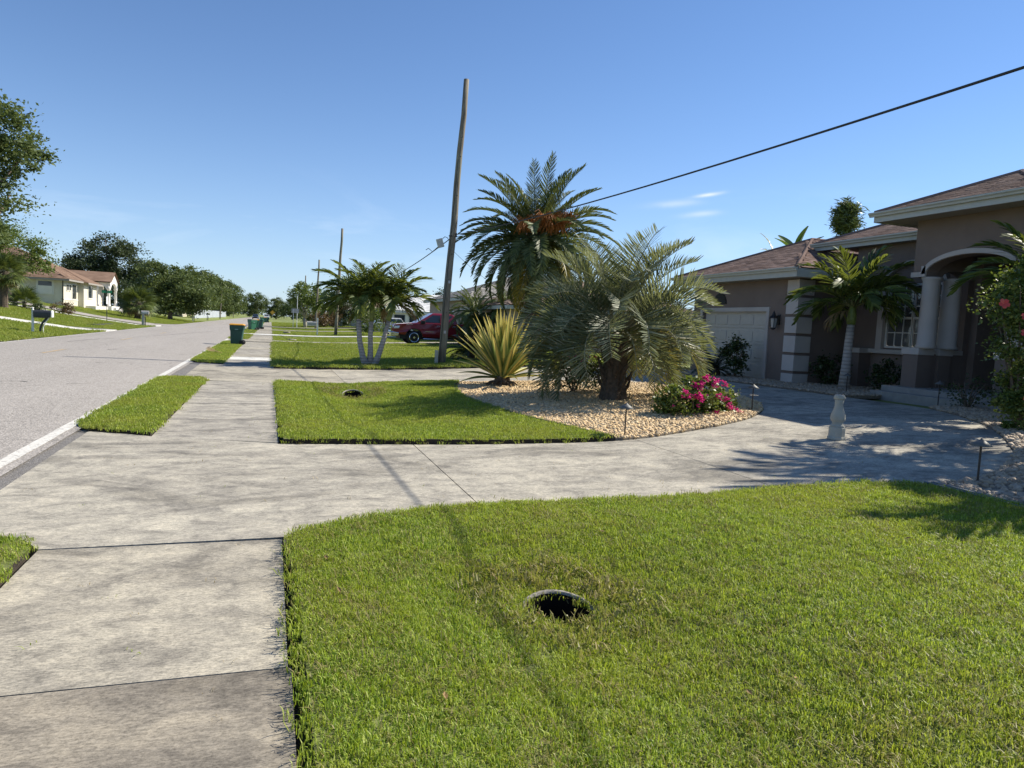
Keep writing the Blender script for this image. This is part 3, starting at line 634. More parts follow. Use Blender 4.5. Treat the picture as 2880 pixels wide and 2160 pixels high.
V, F, _ = patch([(.3, 1), (6.3, 1), (6.3, 5.3), (.3, 5.2)], .6, lambda x, y: lawn_z(x, y) + .03); o = place('dead_leaves', mesh('dead_leaves', V, F, M['straw'])); tag(o, 'small dead leaves lying in the near lawn', 'leaves', kind='stuff'); scatter(o, dl_c, 1.6, .5, 1.2, 8, .5, keep=False)
# ================================================================== PLANTS
M['bark'] = mat('bark', (.16, .125, .095), .9, var=.4, vs_=12, bmp=.8, bs=25)
M['bark_pale'] = mat('bark_pale', (.36, .33, .30), .85, var=.25, vs_=9, bmp=.4, bs=18)
def ringbark(name, a, b, sc):
    m, nt, bs = newmat(name); v = coord(nt, 'Object', (1, 1, sc))
    wv = N(nt, 'TexWave'); wv.bands_direction = 'Z'; wv.inputs['Scale'].default_value = 1; wv.inputs['Distortion'].default_value = 1.5; wv.inputs['Detail'].default_value = 3; L(nt, v, wv.inputs['Vector'])
    L(nt, mixc(nt, .4, ramp(nt, wv.outputs['Fac'], [(.2, a), (.5, b)]), ramp(nt, noise(nt, coord(nt, 'World'), 9, 5), [(.3, a), (.7, b)])), bs.inputs['Base Color'])
    bs.inputs['Roughness'].default_value = .85; bump(nt, bs, wv.outputs['Fac'], .4, .02); return m
M['ringbark'] = ringbark('ringed_palm_bark', (.26, .23, .21), (.44, .41, .385), 3.2)
M['crownshaft'] = mat('palm_crownshaft', (.16, .20, .045), .5, var=.3)
M['palmbark'] = mat('palm_boot_bark', (.10, .075, .055), .95, var=.5, vs_=14, bmp=1, bs=16)
M['date'] = leafmat('date_palm_leaflets', [(.025, .04, .016), (.06, .09, .033), (.10, .135, .048), (.17, .19, .09)], .2, .5, .25)
M['date_y'] = leafmat('date_palm_yellowing', [(.10, .11, .02), (.22, .19, .025), (.30, .22, .03)], .25, .5)
M['pindo'] = leafmat('pindo_leaflets', [(.035, .05, .025), (.085, .108, .058), (.15, .176, .105), (.32, .34, .24)], .25, .52, .25)
M['pindo_y'] = leafmat('pindo_leaflets_yellow', [(.11, .12, .03), (.19, .18, .05), (.27, .22, .07)], .25, .45)
M['adon'] = leafmat('christmas_palm_leaflets', [(.03, .05, .012), (.07, .11, .022), (.13, .175, .04), (.24, .27, .08)], .3, .45, .3)
M['adon_dead'] = leafmat('dead_palm_leaflets', [(.16, .10, .045), (.27, .18, .085), (.34, .25, .13)], .2, .6)
M['fan'] = leafmat('fan_palm_blades', [(.05, .075, .022), (.09, .125, .035), (.15, .18, .05)], .2, .42)
M['sago'] = leafmat('sago_leaflets', [(.012, .02, .009), (.02, .034, .013), (.032, .05, .02)], .1, .4)
M['oak'] = leafmat('oak_leaves', [(.038, .062, .022), (.085, .12, .04), (.15, .185, .07)], .28, .55, .25)
M['oak_l'] = leafmat('light_tree_leaves', [(.06, .10, .02), (.105, .155, .03), (.16, .20, .05)], .3, .5)
M['pine'] = leafmat('dark_tree_leaves', [(.026, .042, .02), (.05, .072, .033), (.082, .105, .048)], .2, .55, .25)
M['shrub'] = leafmat('shrub_leaves', [(.02, .035, .012), (.04, .065, .02), (.07, .10, .03)], .2, .4)
M['red_sh'] = leafmat('reddish_shrub', [(.07, .05, .025), (.13, .085, .045), (.19, .13, .07)], .2, .5)
M['boug_l'] = leafmat('bougainvillea_leaves', [(.05, .085, .018), (.10, .15, .03), (.19, .23, .06)], .3, .45)
M['boug_f'] = leafmat('bougainvillea_bracts', [(.42, .015, .12), (.55, .02, .20), (.62, .05, .28)], .35, .5, tcol=(.9, .05, .35))
M['hib_f'] = leafmat('hibiscus_petals', [(.55, .03, .05), (.68, .08, .07), (.72, .16, .12)], .3, .5, tcol=(.9, .15, .12))
M['green_stem'] = mat('leaf_stalk', (.13, .14, .05), .5, var=.3)
M['stem_pale'] = mat('pale_leaf_stalk', (.24, .235, .15), .5, var=.3)

def frond(name, Ln, n, lf, droop, wd, m, stem, a0=75, a1=28, vee=.35, ldroop=.25, start=.16, jit=.12, seed=0, rw=.022, gap=1.0, twist=.25):
    """feather leaf along +x from the origin, arching down by `droop` radians; lf(t) leaflet length"""
    r = random.Random(seed); P = []; T = []; th = 0; p = Vector((0, 0, 0)); ns = 14
    for i in range(ns + 1):
        t = i / ns; th = -droop * t ** 1.35
        d = Vector((math.cos(th), 0, math.sin(th))); P.append(p.copy()); T.append(d); p += d * Ln / ns
    b = B(); b.path(P, [rw * (1 - .85 * i / ns) for i in range(ns + 1)], 4)
    b.mi = 1
    for i in range(n):
        t = start + (1 - start) * (i + r.uniform(-.2, .2)) / n; t = min(.995, max(start, t)); f = t * ns; k = min(ns - 1, int(f)); f -= k
        p = P[k].lerp(P[k + 1], f); tg = T[k].lerp(T[k + 1], f).normalized(); up = Vector((-tg.z, 0, tg.x))
        for s in (-1, 1):
            if r.random() > gap: continue
            a = R(a0 + (a1 - a0) * t + r.uniform(-8, 8)); ll = lf(t) * r.uniform(.86, 1.1)
            v = vee * (1 - .4 * t) + r.uniform(-jit, jit)
            d = (Vector((0, s, 0)) * math.sin(a) * math.cos(v) + tg * math.cos(a) + up * math.sin(v)).normalized()
            w_ = (tg - d * tg.dot(d)).normalized(); nn = d.cross(w_); w_ = (w_ * math.cos(twist * s) + nn * math.sin(twist * s + r.uniform(-.25, .25))).normalized()
            dn = Vector((0, 0, -1)) * ldroop * ll; hw = wd / 2 * r.uniform(.8, 1.15)
            m1 = p + d * ll * .45 + dn * .18; m2 = p + d * ll * .8 + dn * .62; tip = p + d * ll * .97 + dn * 1.0 
            b.add([p - w_ * hw * .5, p + w_ * hw * .5, m1 + w_ * hw, m1 - w_ * hw, m2 + w_ * hw * .7, m2 - w_ * hw * .7, tip], [(0, 1, 2, 3), (3, 2, 4, 5), (5, 4, 6)])
    me = mesh(name, b.V, b.F, [stem, m]); me.polygons.foreach_set('material_index', b.M); return me

def feather_palm(t, fronds, n, zc, pitch0, pitch1, rad, sc=(.9, 1.1), seed=0, x=0, y=0, power=1.0, name='frond', az0=0, droop_sel=None, alt=None, alt_from=1.1, azr=None):
    """n fronds spiralling down from the bud at height zc; youngest steepest"""
    r = random.Random(seed)
    for i in range(n):
        q = (i + .5) / n; pit = pitch0 + (pitch1 - pitch0) * q ** power + r.uniform(-6, 6); az = az0 + i * 2.39996 + r.uniform(-.15, .15)
        lst = fronds if not (alt and q > alt_from and r.random() < .6) else alt
        me = lst[min(len(lst) - 1, int(q * len(lst)))]
        s = r.uniform(*sc)
        place(name, me, t, (x + rad * math.cos(az), y + rad * math.sin(az), zc - .25 * q * rad * 4), (r.uniform(-.35, .35), R(-pit), az), (s,) * 3)

# ---- pindo palm on the island
lfp = lambda L_: (lambda t: L_ * (.55 + .45 * math.sin(math.pi * min(1, t * 1.15) ** .8)) * (1 - .45 * max(0, t - .7) / .3))
pin = [frond('frond', 2.25, 46, lfp(.70), d, .024, M['pindo'], M['stem_pale'], 84, 50, .78, .05, .2, .12, 100 + i, .024) for i, d in enumerate((1.0, 1.45, 1.85, 2.15))]
pin_y = [frond('frond', 2.2, 48, lfp(.62), d, .021, M['pindo_y'], M['stem_pale'], 80, 40, .45, .12, .2, .2, 120 + i, .024) for i, d in enumerate((1.3, 1.6, 1.9))]
t = thing('pindo_palm', 'broad grey-green pindo palm with arching fronds on the stone island', 'palm tree', (6.95, 13.6, .15))
b = B(); pr_ = [(.31, -.1), (.28, .1), (.24, .4), (.23, .8), (.27, 1.1), (.22, 1.4), (.1, 1.52)]; b.lathe(pr_, 14, None, lambda k, z: .10 * math.sin(k * 3.1 + z * 19)); b.out('trunk', M['palmbark'], t)
for i in range(26):                                                     # old leaf bases sticking out of the trunk
    a = i * 2.4; z = .15 + i * .045; b = B(); b.path([(.17 * math.cos(a), .17 * math.sin(a), z), (.32 * math.cos(a), .32 * math.sin(a), z + .16), (.38 * math.cos(a), .38 * math.sin(a), z + .34)], [.06, .04, .015], 5); b.out('leaf_base', M['palmbark'], t)
feather_palm(t, pin, 60, 1.55, 86, 4, .16, (.88, 1.06), 3, power=.85, alt=pin_y, alt_from=.82)

r = random.Random(17)
for i in range(22):                                                     # oldest fronds hang to the stones at the sides and back
    az = R(-117) + R(50 + 260 * i / 21) + r.uniform(-.1, .1)
    place('frond', (pin_y if i % 3 == 0 else pin)[1 + i % 2], t, (.16 * math.cos(az), .16 * math.sin(az), 1.42), (r.uniform(-.3, .3), R(8 + r.uniform(-14, 14)), az), (r.uniform(.82, .98),) * 3)
place('frond', pin[3], t, (-.05, -.2, 1.5), (.2, R(4), R(-88)), (.8,) * 3)
# ---- date palm behind it
lfd = lambda L_: (lambda t: L_ * (.35 + .65 * math.sin(math.pi * min(1, .12 + t * .95)) ** .6))
dat = [frond('frond', 3.0, 64, lfd(.50), d, .036, M['date'], M['green_stem'], 62, 30, .42, .10, .1, .10, 200 + i, .03) for i, d in enumerate((.85, 1.2, 1.45, 1.55, 1.35))]
dat_y = [frond('frond', 2.9, 66, lfd(.38), d, .026, M['date_y'], M['green_stem'], 62, 30, .3, .2, .1, .2, 220 + i, .03) for i, d in enumerate((1.0, 1.4, 1.5))]
t = thing('date_palm', 'tall date palm with orange fruit stalks rising behind the pindo palm', 'palm tree', (9.75, 26.4, hz(9.75)))
b = B(); b.lathe([(.42, -.1), (.36, .5), (.33, 2), (.34, 3.6), (.48, 4.3), (.5, 4.7), (.3, 5.1), (.1, 5.3)], 16, None, lambda k, z: .12 * math.sin(k * 2.7 + z * 14)); b.out('trunk', M['palmbark'], t)
feather_palm(t, dat, 112, 4.85, 86, -58, .28, (.9, 1.1), 5, power=.85, alt=dat_y, alt_from=.7)
M['fruit'] = leafmat('orange_fruit_strands', [(.33, .10, .02), (.5, .18, .04), (.55, .24, .07)], .15, .6)
for i, az in enumerate((4.0, 4.5, 5.3, 5.0, 4.75)):
    b = B(); r = random.Random(i); o = Vector((.3 * math.cos(az), .3 * math.sin(az), 5.05))
    tip = o + Vector((1.15 * math.cos(az), 1.15 * math.sin(az), .15 + .18 * (i % 3)))
    b.path([o, (o + tip) / 2 + Vector((0, 0, .18)), tip], [.03, .026, .02], 5)
    for k in range(130):
        a = r.uniform(0, 6.28); d = Vector((math.cos(a), math.sin(a), r.uniform(-.6, .9))) * r.uniform(.15, .5)
        s0 = o.lerp(tip, r.uniform(.6, 1)) + Vector((0, 0, .1)); m1 = s0 + d * .6; m2 = s0 + d + Vector((0, 0, -.25))
        b.path([s0, m1, m2], [.013, .012, .010], 3, False)
    b.out('fruit_stalk', M['fruit'], t)

# ---- christmas palms: one triple clump by the pole, one against the house, one just out of frame on the right
lfa = lambda L_: (lambda t: L_ * (.6 + .4 * math.sin(math.pi * min(1, .1 + t))) * (1 - .35 * max(0, t - .75) / .25))
ad = [frond('frond', 1.55, 34, lfa(.46), d, .048, M['adon'], M['green_stem'], 72, 30, .45, .45, .14, .32, 300 + i, .02, .97) for i, d in enumerate((.85, 1.15, 1.5, 1.75))]
ad_dead = [frond('frond', 1.35, 30, lfa(.38), d, .035, M['adon_dead'], M['adon_dead'], 60, 25, .2, .8, .14, .3, 320 + i, .018, .85) for i, d in enumerate((1.7, 2.0))]
def adonidia_stem(t, pts, r0, r1, shaft, n, seed, sc=1.0, dead=0, z0=84, z1=20):
    b = B(); k = len(pts); b.path(pts, [r0 * 1.25] + [r0 + (r1 - r0) * i / (k - 1) for i in range(1, k)], 12); b.out('trunk', M['ringbark'], t, True)
    p, q = Vector(pts[-2]), Vector(pts[-1]); d = (q - p).normalized(); e_ = q + d * shaft
    b = B(); b.path([q, q + d * shaft * .3, q + d * shaft * .75, e_], [r1 * 1.15, r1 * 1.3, r1 * 1.0, r1 * .5], 10); b.out('crownshaft', M['crownshaft'], t, True)
    feather_palm(t, ad, n, e_.z - .03, z0, z1, r1 * .6, (.88 * sc, 1.12 * sc), seed, e_.x, e_.y, power=.8)
    for i in range(dead):
        az = 3.0 + i * 1.2; place('dead_frond', ad_dead[i % 2], t, (e_.x, e_.y, e_.z - .2), (0, R(-5), az), (.72,) * 3)
t = thing('palm_clump', 'triple-trunked palm clump with pale ringed stems on the lawn by the pole', 'palm tree', (3.2, 24.4, 0))
adonidia_stem(t, [(-.08, 0, -.05), (-.24, .02, .35), (-.36, .03, .9), (-.42, .03, 1.62)], .115, .075, .62, 18, 1, 1.0, 1)
adonidia_stem(t, [(.02, .06, -.05), (.02, .07, .5), (.0, .08, 1.1), (.02, .08, 1.55)], .105, .07, .66, 18, 2, 1.04, 1)
adonidia_stem(t, [(.1, 0, -.05), (.28, .0, .4), (.44, 0, .95), (.58, -.02, 1.6)], .11, .07, .62, 18, 3, 1.0, 0)
feather_palm(t, ad_dead, 2, 2.1, 15, 5, .05, (.75, .75), 9, .62, 0, name='dead_frond', az0=-.6)
t = thing('palm', 'slender palm with drooping crown standing against the house wall', 'palm tree', (14.5, 15.05, .36))
adonidia_stem(t, [(-.02, 0, -.05), (.0, 0, .7), (.02, 0, 1.3), (.04, 0, 1.75)], .125, .095, .55, 25, 11, 1.08, 1, 84, 20)
t = thing('palm', 'feathery palm whose fronds enter at the right edge above the hibiscus', 'palm tree', (13.85, 9.75, .36))
adonidia_stem(t, [(-.02, 0, -.05), (.0, 0, .9), (.02, 0, 1.5), (.04, 0, 2.1)], .12, .09, .5, 18, 23, .92, 0)
t = thing('palm', 'tall palm out of sight on the right throwing its shadow on the driveway', 'palm tree', (13.5, 7.1, .36))
adonidia_stem(t, [(-.02, 0, -.05), (.0, 0, 1.4), (.02, 0, 2.8), (.0, 0, 3.9)], .13, .1, .6, 22, 37, 1.25, 0)
t = thing('palm', 'low palm just beyond the right edge shading the lawn corner', 'palm tree', (9.5, 4.6, .3))
adonidia_stem(t, [(0, 0, -.05), (0, 0, .4), (.02, 0, .8), (.02, 0, 1.3)], .1, .08, .4, 18, 29, 1.12, 0)

# ---- yellow-striped furcraea / agave
def furcraea_mat():
    m, nt, b = newmat('variegated_agave_leaf'); tcn = N(nt, 'TexCoord'); s = N(nt, 'SeparateXYZ'); L(nt, tcn.outputs['Object'], s.inputs[0])
    ab = N(nt, 'Math', operation='ABSOLUTE'); L(nt, s.outputs['Y'], ab.inputs[0])
    ad_ = N(nt, 'Math', operation='MULTIPLY_ADD'); ad_.inputs[1].default_value = 14; L(nt, ab.outputs[0], ad_.inputs[0])
    nn = noise(nt, coord(nt, 'Object', (.6, 40, 1)), 2.0, 3); sc_ = N(nt, 'Math', operation='MULTIPLY'); sc_.inputs[1].default_value = .45; L(nt, nn, sc_.inputs[0]); L(nt, sc_.outputs[0], ad_.inputs[2])
    c = ramp(nt, ad_.outputs[0], [(.28, (.66, .54, .16)), (.6, (.58, .52, .15)), (.85, (.27, .31, .08)), (1.1, (.12, .17, .045))])
    L(nt, c, b.inputs['Base Color']); b.inputs['Roughness'].default_value = .42
    tr = N(nt, 'BsdfTranslucent'); L(nt, c, tr.inputs['Color']); mx = N(nt, 'MixShader'); mx.inputs[0].default_value = .22
    L(nt, b.outputs[0], mx.inputs[1]); L(nt, tr.outputs[0], mx.inputs[2]); L(nt, mx.outputs[0], nt.nodes['Material Output'].inputs['Surface']); return m
M['furc'] = furcraea_mat()
def strap(name, Ln, wd, droop, m):
    V = []; F = []; ns = 10; p = Vector((0, 0, 0))
    for i in range(ns + 1):
        t_ = i / ns; th = -droop * t_ ** 1.6; w_ = wd * (.55 + .45 * math.sin(math.pi * min(1, t_ * .9 + .12))) * (1 - max(0, t_ - .55) / .45) ** .8 / 2 + .002
        d = Vector((math.cos(th), 0, math.sin(th))); up = Vector((-d.z, 0, d.x))
        V += [p + Vector((0, -w_, 0)) + up * w_ * .55, p - up * .004, p + Vector((0, w_, 0)) + up * w_ * .55]; p = p + d * Ln / ns
        if i: a = 3 * i; F += [(a - 3, a - 2, a + 1, a), (a - 2, a - 1, a + 2, a + 1)]
    return mesh(name, V, F, m)
fl = [strap('leaf', 1.8, .20, d, M['furc']) for d in (.03, .09, .18, .45)]
t = thing('variegated_agave', 'yellow-striped agave with sword-like leaves beside the pindo palm', 'agave', (5.62, 17.2, .1), scale=.9)
b = B(); b.lathe([(.22, -.05), (.26, .08), (.2, .25), (.08, .34)], 12, None, lambda k, z: .15 * math.sin(k * 2.2)); b.out('stem', M['palmbark'], t)
r = random.Random(4)
for i in range(84):
    q = i / 84; pit = 88 - 50 * q ** 1.25 + r.uniform(-4, 4); az = i * 2.39996 + r.uniform(-.2, .2)
    place('leaf', fl[0 if q < .4 else 1 if q < .75 else 2], t, (.07 * math.cos(az), .07 * math.sin(az), .26 - .1 * q), (r.uniform(-.3, .3), R(-pit), az), (r.uniform(.9, 1.12),) * 3)
for i, (az, pit) in enumerate(((3.2, 14), (3.45, 4), (-.15, 10), (4.6, 12), (5.6, 18), (.6, 20), (2.6, 25), (3.0, 33), (-.4, 30))):
    place('leaf', fl[3], t, (.1 * math.cos(az), .1 * math.sin(az), .2), (r.uniform(-.3, .3), R(-pit), az), (.72 + .06 * (i % 4),) * 3)
for i in range(14):                                                     # dried leaves at the foot
    az = i * .45 + r.uniform(-.2, .2); b = B(); b.path([(.15 * math.cos(az), .15 * math.sin(az), .14), (.36 * math.cos(az), .36 * math.sin(az), .1), (.52 * math.cos(az), .52 * math.sin(az), .0)], [.035, .03, .008], 4); b.out('dry_leaf', M['palmbark'], t)

# ---- leafy crowns
def leaves(name, blobs, n, size, m, seed=0, asp=.5, clumps=60, spread=.32, flat=.0, shell=.55):
    """leaf-sized faces gathered in clumps through a set of ellipsoids (cx,cy,cz,rx,ry,rz)"""
    r = np.random.default_rng(seed); vol = np.array([b_[3] * b_[4] * b_[5] for b_ in blobs]) ** .67; vol /= vol.sum()
    cl = []
    for _ in range(clumps):
        b_ = blobs[r.choice(len(blobs), p=vol)]; d = r.normal(size=3); d /= np.linalg.norm(d); rad = shell + (1 - shell) * r.random() ** .6
        cl.append((np.array(b_[:3]) + d * np.array(b_[3:]) * rad * r.uniform(.8, 1.08), np.mean(b_[3:]) * spread * r.uniform(.6, 1.4)))
    ci = r.integers(0, clumps, n); cen = np.array([cl[i][0] for i in ci]); rad = np.array([cl[i][1] for i in ci])
    p = cen + r.normal(size=(n, 3)) * rad[:, None] * np.array([.6, .6, .42])
    d = r.normal(size=(n, 3)); d[:, 2] *= .6; d /= np.linalg.norm(d, axis=1)[:, None]
    u = r.normal(size=(n, 3)); u -= d * (u * d).sum(1)[:, None]; u /= np.linalg.norm(u, axis=1)[:, None]
    s = size * r.uniform(.6, 1.3, n)[:, None]
    V = np.stack([p - d * s * .5, p + u * s * asp * .5, p + d * s * .5, p - u * s * asp * .5], 1).reshape(-1, 3)
    me = bpy.data.meshes.new(name); me.vertices.add(4 * n); me.vertices.foreach_set('co', V.astype(np.float32).ravel())
    me.loops.add(4 * n); me.loops.foreach_set('vertex_index', np.arange(4 * n, dtype=np.int32)); me.polygons.add(n)
    me.polygons.foreach_set('loop_start', np.arange(0, 4 * n, 4, dtype=np.int32)); me.polygons.foreach_set('loop_total', np.full(n, 4, np.int32))
    me.update(calc_edges=True); me.validate(); me.materials.append(m); return me
def limbs(name, h, r0, blobs, m, seed=0, k=7, fork=.35):
    r = random.Random(seed); b = B(); top = Vector((0, 0, h))
    b.path([(0, 0, -.2), (r.uniform(-.1, .1) * r0, 0, h * fork * .5), (r.uniform(-.6, .6) * r0, r.uniform(-.6, .6) * r0, h * fork)], [r0 * 1.35, r0 * .95, r0 * .8], 9)
    st = b.V[-1]
    for i in range(k):
        q = blobs[i % len(blobs)]; a = i * 2.4; e_ = Vector((q[0] + q[3] * .55 * math.cos(a), q[1] + q[4] * .55 * math.sin(a), q[2] + q[5] * r.uniform(-.3, .5)))
        s0 = Vector((0, 0, h * fork * .93)); md = s0.lerp(e_, .5) + Vector((r.uniform(-1, 1), r.uniform(-1, 1), r.uniform(0, 1))) * .12 * h * .4
        b.path([s0, md, e_], [r0 * .6, r0 * .35, r0 * .08], 6)
    return mesh(name, b.V, b.F, m, True)
def tree(name, label, loc, h, blobs, n, size, m, bark='bark', r0=.2, seed=0, clumps=70, group=None, fork=.35, k=7, spread=.32, cat='tree', rz=0, asp=.5):
    t = thing(name, label, cat, loc, rz, group)
    place('trunk', limbs('trunk', h, r0, blobs, M[bark], seed, k, fork), t)
    place('crown', leaves('crown', blobs, n, size, M[m], seed, asp, clumps, spread), t); return t
def shrub(name, label, loc, rx, ry, h, n, size, m, seed=0, clumps=26, cat='shrub', group=None):
    t = thing(name, label, cat, loc, 0, group); b = B(); r = random.Random(seed)
    for i in range(6):
        a = i * 1.05; b.path([(0, 0, -.05), (rx * .3 * math.cos(a), ry * .3 * math.sin(a), h * .4), (rx * .7 * math.cos(a), ry * .7 * math.sin(a), h * .75)], [.02, .015, .005], 4)
    b.out('stems', M['bark'], t)
    place('foliage', leaves('foliage', [(0, 0, h * .5, rx, ry, h * .5)], n, size, M[m], seed, .55, clumps, .34, shell=.45), t); return t

# bougainvillea on the island
t = thing('bougainvillea', 'low bougainvillea bush with magenta flower clusters on the stone island', 'bush', (7.4, 11.25, .16))
b = B()
for i in range(9):
    a = i * .7; b.path([(0, 0, -.02), (.3 * math.cos(a), .22 * math.sin(a), .25), (.75 * math.cos(a), .5 * math.sin(a), .42)], [.02, .014, .004], 4)
b.out('stems', M['bark'], t)
place('foliage', leaves('foliage', [(-.15, 0, .27, .74, .55, .3), (.5, .05, .24, .5, .48, .26), (.05, .0, .42, .5, .42, .26)], 5600, .075, M['boug_l'], 8, .65, 70, .28, shell=.5), t)
fc = [leaves('flower_cluster', [(0, 0, 0, .11, .10, .09)], 90, .055, M['boug_f'], 40 + i, .8, 8, .5) for i in range(3)]
for i, (x, y, z, s) in enumerate(((-.12, -.48, .38, 1.3), (-.42, -.44, .40, 1.0), (-.05, -.28, .56, 1.2), (.02, -.2, .60, .8), (.3, -.3, .58, .9), (.38, -.2, .66, .8), (.13, -.3, .70, .9), (.5, -.34, .60, .7), (.28, -.46, .40, .75), (.42, -.46, .35, .8), (.5, -.5, .24, .6), (.52, -.52, .22, .6), (.85, -.34, .14, .55), (1.0, -.3, .06, .5), (.22, -.52, .12, .55), (-.7, -.42, .2, .4), (-.2, -.5, .22, .4), (.62, -.42, .18, .5), (.45, .1, .72, .6))):
    place('flower_cluster', fc[i % 3], t, (x * .92 - .06, y, z), (0, 0, i), (s * .74,) * 3)
# clipped hedge behind the pindo palm, with a few red flowers
t = shrub('hedge', 'dense rounded shrub tucked behind the pindo palm trunk', (6.75, 15.3, .17), .85, .6, .95, 3000, .07, 'shrub', 5, 40)
for i in range(6): place('flower', fc[i % 3], t, (-.5 + .16 * i, -.45, .75 + .05 * (i % 3)), (0, 0, i), (.35,) * 3)
# hibiscus at the right edge
t = thing('hibiscus', 'tall hibiscus bush with coral red blooms at the right edge', 'bush', (11.7, 8.35, .35), scale=.95)
b = B()
for i in range(9):
    a = i * .7; b.path([(0, 0, -.05), (.2 * math.cos(a), .2 * math.sin(a), .9), (.55 * math.cos(a), .5 * math.sin(a), 1.9 + .1 * i)], [.035, .025, .006], 5)
b.out('stems', M['bark'], t)
place('foliage', leaves('foliage', [(.05, 0, 2.2, .62, .6, .7), (-.1, -.1, 1.6, .6, .5, .5), (.2, 0, 2.75, .45, .45, .4), (.1, -.1, .7, .5, .45, .55), (-.2, -.2, .35, .45, .4, .35)], 21000, .07, M['boug_l'], 14, .6, 170, .3, shell=.5), t)
def bloom(name, seed):
    V = []; F = []; r = random.Random(seed)
    for i in range(5):
        a = i * 1.2566; d = Vector((math.cos(a), math.sin(a), .45)); s = Vector((-math.sin(a), math.cos(a), 0)); k = len(V)
        V += [Vector((0, 0, 0)), d * .045 + s * .032, d * .075 + s * .022 + Vector((0, 0, -.012)), d * .075 - s * .022 + Vector((0, 0, -.012)), d * .045 - s * .032]; F += [(k, k + 1, k + 2, k + 3, k + 4)]
    return mesh(name, V, F, M['hib_f'])
hb = bloom('flower', 1)
for i, (x, y, z) in enumerate(((-.66, -.12, 2.1), (-.3, -.5, 2.28), (-.1, -.55, 2.45), (-.2, -.55, 1.82), (-.5, -.35, 1.9), (-.55, -.4, 1.62), (.0, -.55, 2.0), (-.35, -.5, 1.35), (-.2, -.58, 1.2), (-.45, -.45, .55), (-.1, -.5, .5), (.2, -.5, 2.6), (-.25, -.45, 2.85), (-.42, -.45, 2.5))):
    place('flower', hb, t, (x * 1.2 - .08, y * 1.2 - .04, z), (R(70 + 20 * math.sin(i)), R(20 * math.cos(i)), -.6 + .3 * math.sin(i)), (1.15,) * 3)
shrub('flowering_shrub', 'low hibiscus shrub with red blooms in front of the porch pier', (13.9, 9.9, .36), .55, .5, .85, 1500, .08, 'shrub', 21)
b = shrub('potted_shrub', 'dark upright shrub in front of the garage door', (13.6, 18.55, .36), .38, .36, 1.45, 1500, .10, 'shrub', 22, 22)
shrub('shrub', 'dark low shrub in the corner beside the banded pillar', (15.3, 16.5, .36), .5, .4, .95, 1100, .09, 'shrub', 23)
shrub('shrub', 'dark low shrub under the window right of the slender palm', (15.6, 14.65, .36), .5, .4, .9, 1100, .09, 'shrub', 24)
shrub('rose_bush', 'sparse little bush beside the porch steps', (13.75, 10.9, .36), .45, .4, .75, 420, .06, 'shrub', 25, 30)
# sago palms
sg = [frond('frond', .95, 46, lambda t: .17 * (.4 + .6 * math.sin(math.pi * min(1, .1 + t * .9))), d, .016, M['sago'], M['sago'], 70, 40, .3, .05, .06, .05, 400 + i, .012) for i, d in enumerate((.5, .9, 1.2))]
def sago(label, loc, n, sc, seed, trunk=.25):
    t = thing('sago_palm', label, 'palm', loc); b = B(); b.lathe([(.16, -.05), (.18, trunk * .6), (.1, trunk + .05)], 10); b.out('trunk', M['palmbark'], t)
    feather_palm(t, sg, n, trunk, 78, -12, .06, (.9 * sc, 1.1 * sc), seed); return t
sago('dark sago palm on the far lawn just left of the yellow agave', (7.55, 27.3, hz(7.5)), 40, 1.25, 31, .45)
sago('dark sago palm in front of the garage beside the upright shrub', (13.3, 19.2, .36), 26, .85, 32)

# ---- fan palms on the left
def fanleaf(name, rad, n, m, seed):
    r = random.Random(seed); b = B(); pl = rad * .9; b.path([(0, 0, 0), (pl * .5, 0, .02), (pl, 0, -.05)], [.02, .015, .01], 4); b.mi = 1
    for i in range(n):
        a = R(-125 + 250 * i / (n - 1)); d = Vector((math.cos(a), math.sin(a), .12 - .2 * abs(math.sin(a)))).normalized(); s = Vector((-math.sin(a), math.cos(a), 0)); o = Vector((pl, 0, -.05)); ll = rad * r.uniform(.85, 1.1) * (.75 + .25 * math.cos(a))
        w_ = rad * .045; b.add([o, o + d * ll * .5 + s * w_, o + d * ll * .5 - s * w_, o + d * ll + Vector((0, 0, -.28 * ll))], [(0, 1, 3, 2)])
    me = mesh(name, b.V, b.F, [M['stem_pale'], m]); me.polygons.foreach_set('material_index', b.M); return me
fn = [fanleaf('frond', .95, 22, M['fan'], i) for i in range(3)]; fnd = [fanleaf('dead_frond', .85, 18, M['adon_dead'], 9)]
def fanpalm(name, label, loc, h, r0, n, sc, seed, dead=8, low=-40):
    t = thing(name, label, 'palm tree', loc); b = B(); b.lathe([(r0 * 1.25, -.1), (r0, .3), (r0 * .95, h * .8), (r0 * 1.2, h)], 12, None, lambda k, z: .06 * math.sin(k * 2.1 + z * 11)); b.out('trunk', M['palmbark'], t)
    r = random.Random(seed)
    for i in range(n):
        q = (i + .5) / n; az = i * 2.39996; pit = 80 + (low - 80) * q; s = sc * r.uniform(.85, 1.1)
        place('frond', fn[i % 3], t, (0, 0, h - .1), (r.uniform(-.5, .5), R(-pit), az), (s,) * 3)
    for i in range(dead):
        az = i * 2.4 + 1; place('dead_frond', fnd[0], t, (0, 0, h - .15), (r.uniform(-.4, .4), R(38 + 10 * math.sin(i * 3)), az), (sc * .9,) * 3)
    return t
fanpalm('sabal_palm', 'sabal palm with a brown trunk at the far left across the road', (-19.9, 66.0, 1.05), 2.9, .3, 46, 1.15, 41, 12)
fanpalm('palmetto', 'low bushy palmetto right behind the sabal trunk', (-20.2, 72.0, 1.15), .5, .15, 26, 1.0, 42, 2, -10)
fanpalm('cabbage_palm', 'short cabbage palm with browning fronds left of the oaks', (-14.9, 93.8, .35), 1.9, .35, 44, 1.45, 43, 12, -35)

